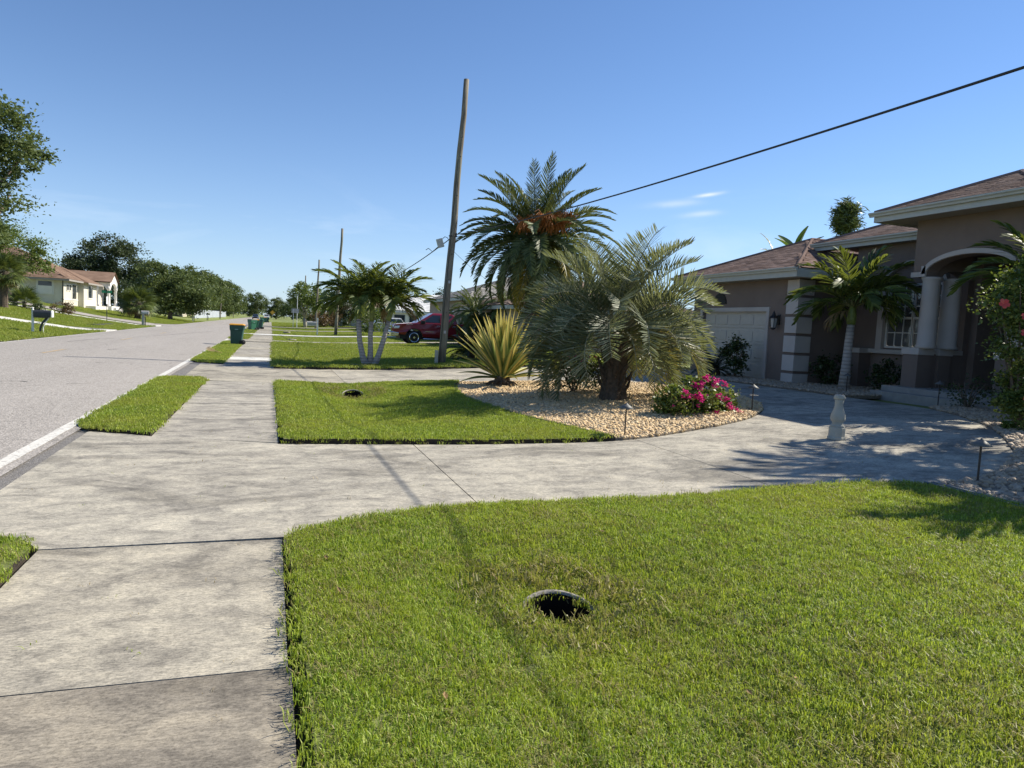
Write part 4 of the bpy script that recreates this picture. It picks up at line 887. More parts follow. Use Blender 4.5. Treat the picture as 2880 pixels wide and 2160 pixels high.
# ---- trees across the road and down the street
tree('oak_tree', 'large dense oak reaching in from the left edge of the picture', (-19.0, 54.6, .8), 8, [(.6, 0, 6.0, 2.6, 2.6, 1.7), (0, 0, 9.8, 3.0, 3.6, 2.4), (2.2, 0, 11.6, 2.6, 2.6, 2.0), (1.4, 1, 7.9, 2.7, 2.6, 1.7), (.4, 0, 13.2, 2.0, 2.3, 1.4), (3.0, 0, 10.0, 1.9, 2.1, 1.3)], 25000, .27, 'oak', r0=.42, seed=51, clumps=150, fork=.5)
tree('tree', 'light green leafy tree in front of the cream house', (-24.4, 82.5, 1.7), 5, [(0, 0, 5.2, 3.0, 2.8, 2.6), (2.0, 0, 3.8, 1.7, 1.7, 1.6), (-2, 0, 6.2, 2.4, 2.2, 2.0), (2.9, 0, 4.6, 1.0, 1.2, 1.1)], 12000, .25, 'oak_l', r0=.2, seed=52, clumps=110, spread=.3)
tree('tree', 'big dark tree towering behind the cream house', (-25.4, 131, 1.8), 9, [(-3, 0, 6.2, 3.2, 3.6, 3.4), (2.8, 0, 6.6, 3.4, 3.6, 3.6), (0, 0, 9.4, 3.2, 3.0, 2.6), (3.9, 0, 4.6, 2.2, 2.6, 2.4), (-4.6, 0, 5.0, 2.0, 2.2, 2.2), (.5, 0, 4.5, 4, 3, 2.4)], 20000, .42, 'pine', r0=.4, seed=53, clumps=170)
tree('oak_tree', 'grey-green oak right of the cabbage palm across the road', (-13.9, 114, .2), 5, [(-2.5, 0, 5.6, 2.6, 2.8, 2.8), (1.6, 0, 4.4, 2.8, 2.8, 2.6), (-.5, 0, 3.0, 4, 3, 1.9), (3.8, 0, 3.2, 1.9, 2.2, 2.2), (-1.6, 0, 7.2, 1.5, 1.7, 1.4)], 16000, .38, 'oak', r0=.3, seed=54, clumps=150)
tree('shrub_tree', 'dark bushy thicket filling the gap between house and oak', (-19.5, 122, .8), 3, [(0, 0, 2.2, 3.4, 3, 2.2), (4, 0, 1.8, 2.6, 2.4, 1.8), (-3, 0, 2.6, 2.4, 2.4, 2.2)], 6500, .36, 'pine', r0=.15, seed=55, clumps=90)
base_row = None
for i, (x, y, s, lab) in enumerate(((-16.5, 145, 1.05, 'first and tallest of the roadside trees beyond the oak'), (-16.8, 168, 1.15, 'second of the roadside trees standing over the white fence'), (-16.6, 192, 1.22, 'third of the roadside trees behind the left utility pole'), (-16.4, 222, 1.3, 'fourth of the roadside trees down the left of the street'), (-16, 255, 1.35, 'fifth of the roadside trees down the left of the street'), (-15.5, 292, 1.4, 'last small-looking roadside tree where the road vanishes'))):
    if base_row is None:
        base_row = tree('roadside_tree', lab, (x, y, .4), 6, [(-1.5, -1, 5.6, 3.2, 3.6, 2.6), (1.8, 1.5, 5.2, 3.2, 3.4, 2.6), (0, 0, 7.2, 2.6, 2.8, 1.9), (2.2, -2, 3.4, 2.6, 2.6, 2.0), (-2, 2, 3.2, 2.6, 2.6, 1.9), (1, 2, 2.4, 2.4, 2.4, 1.6)], 12000, .42, 'oak', r0=.3, seed=56, clumps=100, group='row of trees down the left of the street')
    else:
        o = copy_tree(base_row); o.location = (x, y, .4); o.rotation_euler.z = i * 1.3; o.scale = (s,) * 3; o['label'] = lab
for i, (x, y, s, lab) in enumerate(((-6.5, 330, 1.2, 'leftmost dark tree closing the end of the street'), (2, 322, 1.0, 'middle dark tree closing the end of the street'), (8, 300, .95, 'rightmost dark tree closing the end of the street'))):
    o = copy_tree(base_row); o.location = (x, y, 0); o.rotation_euler.z = 2 + i; o.scale = (s,) * 3; o['label'] = lab; o['group'] = 'trees at the end of the street'
tree('street_tree', 'round bright green tree with several pale trunks by the sidewalk', (4.7, 108.5, .1), 4.5, [(-.6, 0, 4.6, 2.3, 2.5, 1.7), (1.2, 0, 4.2, 2.0, 2.2, 1.8), (0, 0, 3.2, 2.6, 2.6, 1.2), (-.6, 0, 5.8, 1.4, 1.4, .8)], 6500, .3, 'oak_l', 'bark_pale', r0=.22, seed=58, clumps=90, fork=.3, k=9)
tree('tree', 'dark low tree between the street tree and the triple palm', (9.2, 118, .3), 4, [(0, 0, 3.6, 2.4, 2.4, 2.2), (2.5, 0, 3.0, 2, 2, 1.8)], 4500, .34, 'pine', r0=.2, seed=59, clumps=60)
tree('tree', 'tall dark tree crown behind the triple palm', (10.8, 95, .3), 6, [(0, 0, 5.6, 2.6, 2.6, 2.0), (1.8, 0, 6.4, 1.9, 1.9, 1.4), (-1.8, 0, 4.6, 1.7, 1.7, 1.4)], 6000, .3, 'oak', r0=.22, seed=60, clumps=80)
tree('tree', 'small dark tree showing above the white roof', (26.2, 112, .36), 5, [(0, 0, 5.4, 1.6, 1.6, 1.3), (-1.2, 0, 4.4, 1.5, 1.5, 1.1)], 2600, .3, 'pine', r0=.2, seed=61, clumps=50)
shrub('shrub', 'yellow-green shrub left of the red pickup', (10.2, 61.5, .28), 1.1, 1.0, 1.3, 1500, .17, 'oak_l', 62)
shrub('shrub', 'grey-green shrub behind the stems of the triple palm', (8.6, 66.5, .2), 1.6, 1.4, 3.0, 2600, .2, 'oak_l', 63, 40)
shrub('shrub', 'brownish shrub left of the small grey house', (7.6, 112, .2), 2.2, 2, 2.6, 2200, .26, 'red_sh', 64, 40)
shrub('shrub', 'reddish brown bush on the slope behind the first mailbox', (-17.6, 73.3, .75), .95, .8, 1.15, 1500, .13, 'red_sh', 65, 30)
shrub('shrub', 'little round green bush left of the reddish one', (-18.5, 69.5, .88), .5, .5, .75, 700, .12, 'shrub', 66)
for i, (x, y, h_, nm) in enumerate(((7.0, 124, 2.2, 'left'), (10.0, 120, 2.6, 'right'))):
    shrub('hedge', 'dark garden hedge beyond the street tree, the %s part' % nm, (x, y, .2), 2.6, 2, h_, 2200, .28, 'shrub', 67 + i, 40)
wd = leaves('far_wood', [(x, 420 + 18 * math.sin(x * .11), 4.2 + 1.4 * math.sin(x * .23), 9, 9, 4.6 + 1.2 * math.sin(x * .37)) for x in range(-260, 270, 9)], 26000, 1.1, M['oak'], 99, .7, 700, .3)
tag(place('far_wood', wd), 'distant wood closing the horizon at the end of the street', 'trees', kind='stuff')
# feathery palms behind the red pickup
cl = [frond('frond', 1.5, 40, lfa(.36), d, .03, M['fan'], M['green_stem'], 65, 25, .4, .3, .1, .2, 500 + i, .016) for i, d in enumerate((.7, 1.3, 1.8))]
for i, (x, y, h_, n, lab) in enumerate(((11.3, 40.2, 1.9, 40, 'bushy short palm behind the pickup bed'), (12.9, 39.0, 2.3, 36, 'bushy short palm in front of the brown-roofed house'), (13.6, 49.5, 2.4, 34, 'bushy palm beyond the pickup cab'))):
    t = thing('bushy_palm', lab, 'palm tree', (x, y, hz(x))); b = B(); b.path([(0, 0, -.1), (.05, 0, h_ * .5), (0, 0, h_)], [.16, .12, .1], 9); b.out('trunk', M['palmbark'], t)
    feather_palm(t, cl, n, h_, 82, -45, .08, (.95, 1.25), 60 + i)
# traveller's palm and banana leaves peeping over the garage roof
M['banana'] = leafmat('banana_leaves', [(.04, .075, .02), (.07, .12, .03), (.10, .16, .04)], .3, .35)
t = thing('bushy_palm', 'compact upright palm crown peeping over the garage roof ridge', 'palm tree', (24.3, 26.0, .36)); b = B(); b.path([(0, 0, -.1), (0, 0, 3), (0, 0, 5.6)], [.2, .16, .13], 9); b.out('trunk', M['palmbark'], t)
place('crown', leaves('crown', [(0, 0, 6.75, .55, .55, .95)], 2800, .36, M['fan'], 71, .13, 70, .34), t)
def paddle(name, Ln, wd, m, seed):
    r = random.Random(seed); V = []; F = []; n = 9
    for i in range(n + 1):
        t_ = i / n; w_ = wd * math.sin(math.pi * (.08 + .88 * t_)) ** .7 / 2; z = -.25 * Ln * t_ ** 2.2
        V += [(Ln * t_, -w_, z + w_ * .3), (Ln * t_, 0, z), (Ln * t_, w_, z + w_ * .3)]
        if i: a = 3 * i; F += [(a - 3, a - 2, a + 1, a), (a - 2, a - 1, a + 2, a + 1)]
    return mesh(name, V, F, m)
pd = paddle('leaf', 1.5, .55, M['banana'], 1)
t = thing('banana_plant', 'banana plant with paddle leaves peeping over the garage roof', 'plant', (24, 28.7, .36)); b = B(); b.path([(0, 0, -.1), (0, 0, 3), (0, 0, 5.3)], [.18, .14, .1], 9); b.out('trunk', M['crownshaft'], t)
for i, (az, pit) in enumerate(((-1.2, 84), (-.9, 52), (2.0, 60), (1.0, 35), (-2.4, 30), (3.2, 45))): place('leaf', pd, t, (0, 0, 5.3), (.5 * math.sin(i * 2), R(-pit), az), (1.0,) * 3)
M['white_frond'] = leafmat('bleached_frond', [(.45, .46, .38), (.6, .6, .52)], .2)
t = thing('pale_palm', 'bleached palm frond rising behind the garage roof', 'palm tree', (24, 30.3, .36)); b = B(); b.path([(0, 0, -.1), (0, 0, 3), (0, 0, 5.4)], [.15, .12, .08], 8); b.out('trunk', M['palmbark'], t)
wf = frond('frond', 1.5, 40, lfa(.3), .8, .03, M['white_frond'], M['white_frond'], 65, 25, .3, .2, .1, .1, 600, .02)
for az, pit in ((2.2, 78), (.5, 30), (3.6, 30), (-1.0, 25), (1.4, 20)): place('frond', wf, t, (0, 0, 5.35), (0, R(-pit), az), (1,) * 3)
# ================================================================== HOUSES
def stucco(name, col):
    m, nt, b = newmat(name); v = coord(nt, 'World')
    L(nt, ramp(nt, noise(nt, v, 1.3, 6, .6), [(.3, [c * .9 for c in col]), (.7, [c * 1.08 for c in col])]), b.inputs['Base Color'])
    b.inputs['Roughness'].default_value = .9; b.inputs['Specular IOR Level'].default_value = .2; bump(nt, b, noise(nt, v, 45, 5, .7), .35, .01); return m
M['stucco'] = stucco('taupe_stucco', (.20, .155, .132)); M['trim'] = stucco('pale_stucco_trim', (.46, .42, .39)); M['quoin'] = stucco('quoin_stucco', (.50, .46, .43))
M['step'] = mat('porch_step', (.30, .285, .265), .85, var=.12, bmp=.1)
M['white'] = mat('white_paint', (.62, .61, .58), .45, var=.05); M['offwhite'] = mat('garage_white', (.46, .42, .37), .5, var=.05)
M['gutter'] = mat('gutter_metal', (.44, .44, .40), .4, var=.06); M['soffit'] = mat('soffit', (.30, .27, .245), .7, var=.05)
M['cream'] = stucco('cream_stucco', (.60, .56, .47)); M['white_st'] = stucco('white_stucco', (.72, .70, .66)); M['tan'] = stucco('tan_stucco', (.40, .32, .25)); M['greyst'] = stucco('grey_stucco', (.36, .36, .36))
def glass(name, col=(.015, .02, .025)):
    m, nt, b = newmat(name); L(nt, ramp(nt, noise(nt, coord(nt, 'World'), .8, 3), [(.35, col), (.65, [c * 2.2 for c in col])]), b.inputs['Base Color'])
    b.inputs['Roughness'].default_value = .06; b.inputs['Specular IOR Level'].default_value = .7; return m
M['glass'] = glass('window_glass'); M['curtain_glass'] = glass('curtained_glass', (.05, .05, .05))
def shinglemat(name, cols):
    m, nt, b = newmat(name); g_ = N(nt, 'NewGeometry').outputs['Random Per Island']; o_ = N(nt, 'ObjectInfo').outputs['Random']
    s = N(nt, 'Math', operation='ADD'); L(nt, g_, s.inputs[0]); L(nt, o_, s.inputs[1]); f = N(nt, 'Math', operation='FRACT'); L(nt, s.outputs[0], f.inputs[0]); k = len(cols) - 1
    c = ramp(nt, f.outputs[0], [(i / k, x) for i, x in enumerate(cols)])
    c = mixc(nt, .35, c, ramp(nt, noise(nt, coord(nt, 'World'), 1.1, 5), [(.35, [x * .6 for x in cols[0]]), (.65, cols[-1])]))
    L(nt, c, b.inputs['Base Color']); b.inputs['Roughness'].default_value = .95; b.inputs['Specular IOR Level'].default_value = .15; bump(nt, b, noise(nt, coord(nt, 'World'), 120, 2), .4, .004); return m
M['shingle'] = shinglemat('brown_shingle', [(.13, .082, .066), (.21, .135, .108), (.29, .195, .16), (.23, .165, .145)])
M['shingle_o'] = shinglemat('orange_brown_shingle', [(.17, .108, .075), (.235, .155, .11), (.285, .195, .145)])
M['tile_w'] = shinglemat('white_roof_tile', [(.62, .62, .60), (.72, .72, .70), (.78, .78, .76)])
M['tile_g'] = shinglemat('grey_roof_tile', [(.22, .21, .19), (.30, .285, .26), (.36, .34, .31)])
M['tile_b'] = shinglemat('brown_roof_tile', [(.16, .11, .085), (.23, .165, .13), (.28, .21, .165)])
CAMP = Vector((0, 0, 1.6))
def tabmesh(name, w_, ex, th, m):
    a, b_ = w_ / 2 - .004, ex * 1.25
    return mesh(name, [(-a, 0, 0), (a, 0, 0), (a, b_, 0), (-a, b_, 0), (-a, 0, th), (a, 0, th), (a, b_, .002), (-a, b_, .002)], [(4, 5, 6, 7), (0, 1, 5, 4), (1, 2, 6, 5), (3, 0, 4, 7)], m)
def roof_tabs(planes, w_, ex, seed=0):
    """planes: (O, u, v, poly in u/v); returns matrices of shingle tabs clipped to each roof slope"""
    r = random.Random(seed); out_ = []
    for O, u, v, poly in planes:
        O, u, v = Vector(O), Vector(u).normalized(), Vector(v).normalized(); n = u.cross(v).normalized()
        if n.z < 0: n = -n; u = -u; poly = [(-p[0], p[1]) for p in poly]
        xs = [p[0] for p in poly]; ys = [p[1] for p in poly]; j = 0; y_ = min(ys)
        while y_ < max(ys) - ex * .4:
            x_ = min(xs) + (j % 3) * w_ / 3
            while x_ < max(xs):
                if inpoly(x_, y_ + ex * .5, poly):
                    p = O + u * x_ + v * y_ + n * .012; k_ = r.uniform(.8, 1.35)
                    out_.append(Matrix(((u.x, v.x, n.x * k_, p.x), (u.y, v.y, n.y * k_, p.y), (u.z, v.z, n.z * k_, p.z), (0, 0, 0, 1))))
                x_ += w_
            y_ += ex; j += 1
    return out_
def lay_tabs(roof, mats_, me, nsep, name='shingle'):
    """the `nsep` nearest pieces as parts of their own, the rest joined"""
    o = roof.matrix_basis.translation if roof.parent is None else roof.parent.location
    mats_ = sorted(mats_, key=lambda q: (q.translation - CAMP).length); T = Matrix.Translation(-Vector(o))
    for q in mats_[:nsep]:
        c = place(name, me, roof); c.matrix_basis = T @ q
    rest = mats_[nsep:]
    if rest:
        V = []; F = []; base = [v.co.copy() for v in me.vertices]; fs = [tuple(p.vertices) for p in me.polygons]
        for q in rest:
            k_ = len(V); qq = T @ q; V += [qq @ v for v in base]; F += [tuple(i + k_ for i in f) for f in fs]
        c = place(name + 's_beyond', mesh(name + 's', V, F, me.materials[0]), roof); c['kind'] = 'stuff'
def roofpoly(P):
    """3-D roof polygon -> (O,u,v,poly): first edge is the eave"""
    P = [Vector(p) for p in P]; O = P[0]; u = (P[1] - P[0]).normalized(); n = u.cross(P[2] - P[0]).normalized(); v = n.cross(u)
    if v.z < 0: v = -v
    return (O, u, v, [((p - O).dot(u), (p - O).dot(v)) for p in P])
def wallbox(b, axis, c0, c1, a0, a1, z0, z1, holes=()):
    """wall slab with rectangular openings; axis 'x': slab x in c0..c1, running along y"""
    aa = sorted({a0, a1, *[h[0] for h in holes], *[h[1] for h in holes]})
    for p, q in zip(aa, aa[1:]):
        mid = (p + q) / 2; zz = [z0]
        for h in sorted([h for h in holes if h[0] <= mid <= h[1]], key=lambda h: h[2]): zz += [h[2], h[3]]
        zz.append(z1)
        for s, e_ in zip(zz[::2], zz[1::2]):
            if e_ - s > 1e-4:
                b.box(*((c0, c1, p, q) if axis == 'x' else (p, q, c0, c1)), s, e_)
def window_x(house, o, x, y0, y1, z0, z1, cols, rows_lo, rows_hi, frame='white', glassm='glass', fw=.05, proud=.03):
    """hung window in a wall facing -x (proud>0) built of frame, sash rail, glazing bars and panes"""
    zm = z0 + (z1 - z0) * .47; d = proud
    b = B(o); b.box(x - d, x + .06, y0 - fw, y0, z0 - fw, z1 + fw); b.box(x - d, x + .06, y1, y1 + fw, z0 - fw, z1 + fw); b.box(x - d, x + .06, y0, y1, z0 - fw, z0); b.box(x - d, x + .06, y0, y1, z1, z1 + fw)
    w_ = b.out('window', M[frame], house)
    b = B(o); b.box(x - d * .7, x + .05, y0, y1, zm - .03, zm + .03); b.out('sash_rail', M[frame], w_)
    for za, zb_, rows in ((z0, zm - .03, rows_lo), (zm + .03, z1, rows_hi)):
        for i in range(1, cols):
            yy = y0 + (y1 - y0) * i / cols; b = B(o); b.box(x - d * .4, x + .035, yy - .011, yy + .011, za, zb_); b.out('glazing_bar', M[frame], w_)
        for j in range(1, rows):
            zz = za + (zb_ - za) * j / rows; b = B(o); b.box(x - d * .3, x + .03, y0, y1, zz - .011, zz + .011); b.out('glazing_bar', M[frame], w_)
        for i in range(cols):
            for j in range(rows):
                b = B(o); b.box(x + .012, x + .02, y0 + (y1 - y0) * i / cols + .012, y0 + (y1 - y0) * (i + 1) / cols - .012, za + (zb_ - za) * j / rows + .012, za + (zb_ - za) * (j + 1) / rows - .012); b.out('pane', M[glassm], w_)
    return w_

# ------------------------------------------------------------------ the house on the right
HO = (14.4, 17.0, .36); H = thing('house', 'taupe stucco house with garage and arched porch behind the circular driveway', 'house', HO)
def hp(name, m, f, bev=0, par=None, smooth=False):
    b = B(HO); f(b); return b.out(name, M[m], par or H, smooth, bev)
DY0, DY1, DZ = 18.28, 21.7, 2.47
hp('garage_wall', 'stucco', lambda b: (wallbox(b, 'x', 14.4, 14.62, 16.95, 22.3, .2, 3.5, [(DY0, DY1, .2, DZ)]), b.box(14.62, 16.6, 16.95, 17.15, .2, 3.9), b.box(14.62, 22, 22.1, 22.3, .2, 3.5)))
hp('entry_wall', 'stucco', lambda b: (wallbox(b, 'x', 16.42, 16.62, 13.3, 16.949, .2, 4.7, [(13.95, 15.72, 1.55, 3.32)]),))
hp('porch_back_wall', 'stucco', lambda b: (b.box(17.6, 17.8, 9.2, 13.29, .2, 4.6), b.box(16.621, 17.6, 13.12, 13.302, .2, 4.6)))
hp('rear_wall', 'stucco', lambda b: (b.box(21.6, 21.8, 4.5, 22.09, .2, 4.3), b.box(15.81, 21.59, 4.5, 4.7, .2, 3.6), b.box(17.81, 21.59, 10.6, 13.5, 3.2, 3.3)))
hp('right_wing_wall', 'stucco', lambda b: (b.box(15.6, 15.8, 4.5, 10.62, .2, 3.6), b.box(15.8, 17.6, 10.42, 10.62, .2, 4.6)))
# garage door: rows of raised panels
gd = hp('garage_door', 'offwhite', lambda b: b.box(14.53, 14.56, DY0, DY1, .36, DZ))
n_r = 4; dh = (DZ - .38) / n_r
for j in range(n_r):
    z0 = .38 + j * dh; rw = hp('door_section', 'offwhite', lambda b: b.box(14.505, 14.529, DY0 + .01, DY1 - .01, z0 + .005, z0 + dh - .007), .004, gd)
    for i in range(5):
        wy = (DY1 - DY0) / 5; hp('panel', 'offwhite', lambda b: b.box(14.488, 14.506, DY0 + i * wy + .08, DY0 + (i + 1) * wy - .08, z0 + .1, z0 + dh - .1), .012, gd)
hp('door_trim', 'trim', lambda b: (b.box(14.36, 14.42, DY0 - .13, DY0, .3, DZ + .13), b.box(14.36, 14.42, DY1, DY1 + .13, .3, DZ + .13), b.box(14.36, 14.42, DY0, DY1, DZ, DZ + .13), b.box(14.42, 14.52, DY0 + .0, DY0 + .03, .3, DZ), b.box(14.42, 14.52, DY0, DY1, DZ - .03, DZ)))
# half-round louvred gable vent
vt = hp('gable_vent', 'blackplastic', lambda b: b.prism([(20.75 + .38 * math.cos(a), 2.72 + .38 * math.sin(a)) for a in np.linspace(0, math.pi, 14)], 14.385, 14.41, 'x'))
for j in range(4):
    hh = .34 * math.sqrt(1 - ((j + .6) / 4.6) ** 2); hp('slat', 'blackplastic', lambda b: b.box(14.365, 14.388, 20.75 - hh, 20.75 + hh, 2.75 + j * .08, 2.79 + j * .08), 0, vt)
# banded corner pillar
zq = [.3, .65, 1.19, 1.75, 2.30, 2.86, 3.38]
for a_, b_ in zip(zq, zq[1:]):
    hp('quoin', 'quoin', lambda b: b.box(14.34, 14.9, 16.89, 17.39, a_ + (.08 if a_ > .4 else 0), b_), .012)
# window in the recess with arched head, surround and sill band
for y0, y1 in ((14.88, 15.66), (14.02, 14.80)): window_x(H, HO, 16.44, y0, y1, 1.6, 3.26, 3, 2, 3, glassm='curtain_glass')
hp('window_surround', 'trim', lambda b: (b.box(16.3, 16.425, 15.72, 15.92, 1.5, 3.3), b.box(16.3, 16.425, 13.8, 13.95, 1.5, 3.3)))
hp('window_sill', 'trim', lambda b: b.box(16.22, 16.425, 13.66, 16.1, 1.38, 1.5), .01)
def archband(b, x0, x1, cy, rz, ry, zc, t, a0=0.0, a1=math.pi, n=18):
    A = np.linspace(a0, a1, n); Vs = []
    for a in A:
        for x in (x0, x1):
            Vs += [(x, cy + ry * math.cos(a), zc + rz * math.sin(a)), (x, cy + (ry + t) * math.cos(a), zc + (rz + t) * math.sin(a))]
    F = []
    for i in range(n - 1):
        k_ = 4 * i; F += [(k_, k_ + 1, k_ + 5, k_ + 4), (k_ + 2, k_ + 6, k_ + 7, k_ + 3), (k_ + 1, k_ + 3, k_ + 7, k_ + 5), (k_, k_ + 4, k_ + 6, k_ + 2)]
    F += [(0, 2, 3, 1), (4 * n - 4, 4 * n - 3, 4 * n - 1, 4 * n - 2)]
    b.add(Vs, F)
hp('window_arch', 'trim', lambda b: archband(b, 16.3, 16.425, 14.86, .52, .93, 3.3, .12))
hp('low_pier', 'stucco', lambda b: b.box(16.0, 16.419, 16.16, 16.62, .2, 1.36)); hp('pier_cap', 'trim', lambda b: b.box(15.94, 16.419, 16.1, 16.68, 1.36, 1.5), .01)
# porch tower
PX0, PY0, PY1 = 14.9, 10.63, 13.57
cyA = 12.1; arch = [(cyA - 1.1 * math.cos(a), 3.36 + .40 * math.sin(a)) for a in np.linspace(0, math.pi, 22)]
front = [(PY0, 3.3), (cyA - 1.1, 3.3)] + arch + [(cyA + 1.1, 3.3), (PY1, 3.3), (PY1, 4.66), (PY0, 4.66)]
hp('porch_front', 'stucco', lambda b: b.prism(front, PX0, PX0 + .36, 'x'))
side = [(PX0 + .361, 3.3), (15.4, 3.3)] + [(15.9 - .48 * math.cos(a), 3.3 + .2 * math.sin(a)) for a in np.linspace(.1, math.pi - .1, 8)] + [(16.41, 3.3), (16.41, 4.66), (PX0 + .361, 4.66)]
hp('porch_side', 'stucco', lambda b: b.prism(side, PY1 - .36, PY1, 'y'))
hp('porch_side', 'stucco', lambda b: b.prism([(PX0 + .361, 3.3), (17.59, 3.3), (17.59, 4.66), (PX0 + .361, 4.66)], PY0, PY0 + .3, 'y'))
hp('porch_ceiling', 'stucco', lambda b: b.box(PX0 + .362, 17.59, PY0 + .301, PY1 - .361, 3.9, 3.98))
hp('arch_trim', 'trim', lambda b: (archband(b, PX0 - .05, PX0 - .002, cyA, .40, 1.1, 3.37, .11, .0, math.pi, 26), b.box(PX0 - .05, PX0 - .002, 13.2, 13.32, 3.3, 3.56), b.box(PX0 - .05, PX0 - .002, 13.32, 13.6, 3.3, 3.42), b.box(PX0 - .05, PX0 - .002, 10.6, 10.88, 3.3, 3.42), b.box(PX0 - .05, PX0 - .002, 10.88, 11.0, 3.3, 3.56)))
for (px, py) in ((15.12, 13.22), (15.8, 13.22), (15.12, 11.0)):
    hp('column', 'trim', lambda b: b.lathe([(.235, 1.58), (.235, 1.64), (.21, 1.68), (.205, 2.4), (.195, 3.2), (.215, 3.24), (.24, 3.3)], 24, Matrix.Translation((px, py, 0))), 0, None, True)
for (x0, x1, y0, y1) in ((14.9, 15.35, 13.22, 13.66), (15.6, 16.0, 13.24, 13.62), (14.9, 15.35, 10.83, 11.27)):
    hp('pier', 'stucco', lambda b: b.box(x0, x1, y0, y1, .3, 1.42)); hp('pier_cap', 'quoin', lambda b: b.box(x0 - .03, x1 + .03, y0 - .03, y1 + .03, 1.42, 1.58), .01)
hp('low_wall', 'stucco', lambda b: b.box(15.35, 16.415, 13.3, 13.55, .3, 1.45)); hp('wall_cap', 'trim', lambda b: b.box(15.382, 15.568, 13.27, 13.58, 1.45, 1.56)); hp('wall_cap', 'trim', lambda b: b.box(16.032, 16.415, 13.27, 13.58, 1.45, 1.56))
hp('porch_floor', 'step', lambda b: b.box(14.55, 17.59, 10.2, 13.9, .2, .62), .01); hp('step', 'step', lambda b: b.box(14.2, 14.549, 10.2, 13.9, .2, .49), .01)
fd = hp('front_door', 'blackplastic', lambda b: b.box(17.5, 17.58, 11.6, 12.6, .63, 2.9)); hp('door_panel', 'blackplastic', lambda b: b.box(17.47, 17.5, 11.75, 12.45, .9, 1.7), .01, fd); hp('door_handle', 'gutter', lambda b: b.box(17.44, 17.5, 12.48, 12.52, 1.5, 1.75), .005, fd)
# roofs: slope .417
SL = .417
def hiproof(name, x0, x1, y0, y1, z, mname):
    """hip at the front (x0) end, ridge running back along +x at the middle of y"""
    hy = (y1 - y0) / 2; ym = (y0 + y1) / 2; zr = z + hy * SL; xr = x0 + hy
    P = [(x0, y0, z), (x0, y1, z), (x1, y1, z), (x1, y0, z), (xr, ym, zr), (x1, ym, zr)]
    b = B(HO); b.add(P + [(p[0], p[1], z - .02) for p in P[:4]], [(0, 4, 1), (1, 4, 5, 2), (3, 5, 4, 0), (6, 7, 8, 9)]); o = b.out(name, M[mname], H)
    return o, [roofpoly([P[0], P[1], P[4]]), roofpoly([P[3], P[0], P[4], P[5]])]
r1, pl1 = hiproof('garage_roof', 13.8, 22, 16.4, 22.8, 3.65, 'shingle')
# middle roof over the entry, higher eave
P = [(16.0, 13.0, 4.62), (16.0, 18.35, 4.62), (21, 13.0, 4.62 + 5 * SL), (21, 13.36, 4.62 + 5 * SL)]
b = B(HO); b.add(P + [(16.0, 18.35, 4.6), (16.0, 13.0, 4.6), (21, 18.35, 4.4)], [(0, 1, 3, 2), (1, 6, 3)]); r2 = b.out('entry_roof', M['shingle'], H)
pl2 = [roofpoly([P[0], P[1], P[3], P[2]])]
r3, pl3 = hiproof('porch_roof', 14.15, 22, 10.0, 14.2, 4.85, 'shingle')
tm = tabmesh('shingle', .32, .145, .016, M['shingle'])
t1, t2, t3 = (roof_tabs(p, .32, .145, i) for i, p in enumerate((pl1, pl2, pl3)))
lay_tabs(r3, t3, tm, 110); lay_tabs(r2, t2, tm, 90); lay_tabs(r1, t1, tm, 100)
for rr_, line in ((r1, [(13.8, 22.8, 3.65), (17.0, 19.6, 3.65 + 3.2 * SL), (22, 19.6, 3.65 + 3.2 * SL)]), (r1, [(13.8, 16.4, 3.65), (17.0, 19.6, 3.65 + 3.2 * SL)]), (r3, [(14.15, 14.2, 4.85), (16.25, 12.1, 4.85 + 2.1 * SL), (22, 12.1, 4.85 + 2.1 * SL)]), (r3, [(14.15, 10.0, 4.85), (16.25, 12.1, 4.85 + 2.1 * SL)]), (r2, [(16, 18.35, 4.62), (21, 13.36, 4.62 + 5 * SL)])):
    b = B(HO); b.path([Vector(p) + Vector((0, 0, .015)) for p in line], .06, 6); b.out('ridge_cap', M['shingle'], rr_)
# gutters (K profile), fascia and soffit
def gutter(x, y0, y1, z):
    prof = [(x, z), (x - .03, z - .1), (x - .075, z - .1), (x - .085, z - .06), (x - .12, z - .03), (x - .12, z + .005), (x - .105, z + .005), (x - .105, z - .02)]
    hp('gutter', 'gutter', lambda b: b.prism(prof, y0, y1, 'y'))
gutter(13.8, 16.35, 22.85, 3.66); gutter(14.15, 9.95, 14.28, 4.86); gutter(16.0, 13.58, 18.4, 4.63)
hp('fascia', 'gutter', lambda b: (b.box(13.8, 13.83, 16.4, 22.8, 3.4, 3.64), b.box(13.831, 22, 16.4, 16.43, 3.4, 3.64)))
hp('fascia', 'gutter', lambda b: (b.box(14.15, 14.18, 10.0, 14.2, 4.63, 4.84), b.box(14.181, 18, 14.17, 14.2, 4.63, 4.84)))
hp('fascia', 'gutter', lambda b: b.box(16.0, 16.03, 13.575, 18.35, 4.42, 4.61))
hp('soffit', 'soffit', lambda b: (b.box(13.831, 14.39, 16.431, 22.7, 3.41, 3.44), b.box(14.391, 16.5, 16.431, 16.88, 3.41, 3.44)))
hp('soffit', 'soffit', lambda b: b.box(14.181, 17.5, 10.02, 14.169, 4.665, 4.69)); hp('soffit', 'soffit', lambda b: b.box(16.031, 16.41, 13.58, 18.3, 4.44, 4.46))
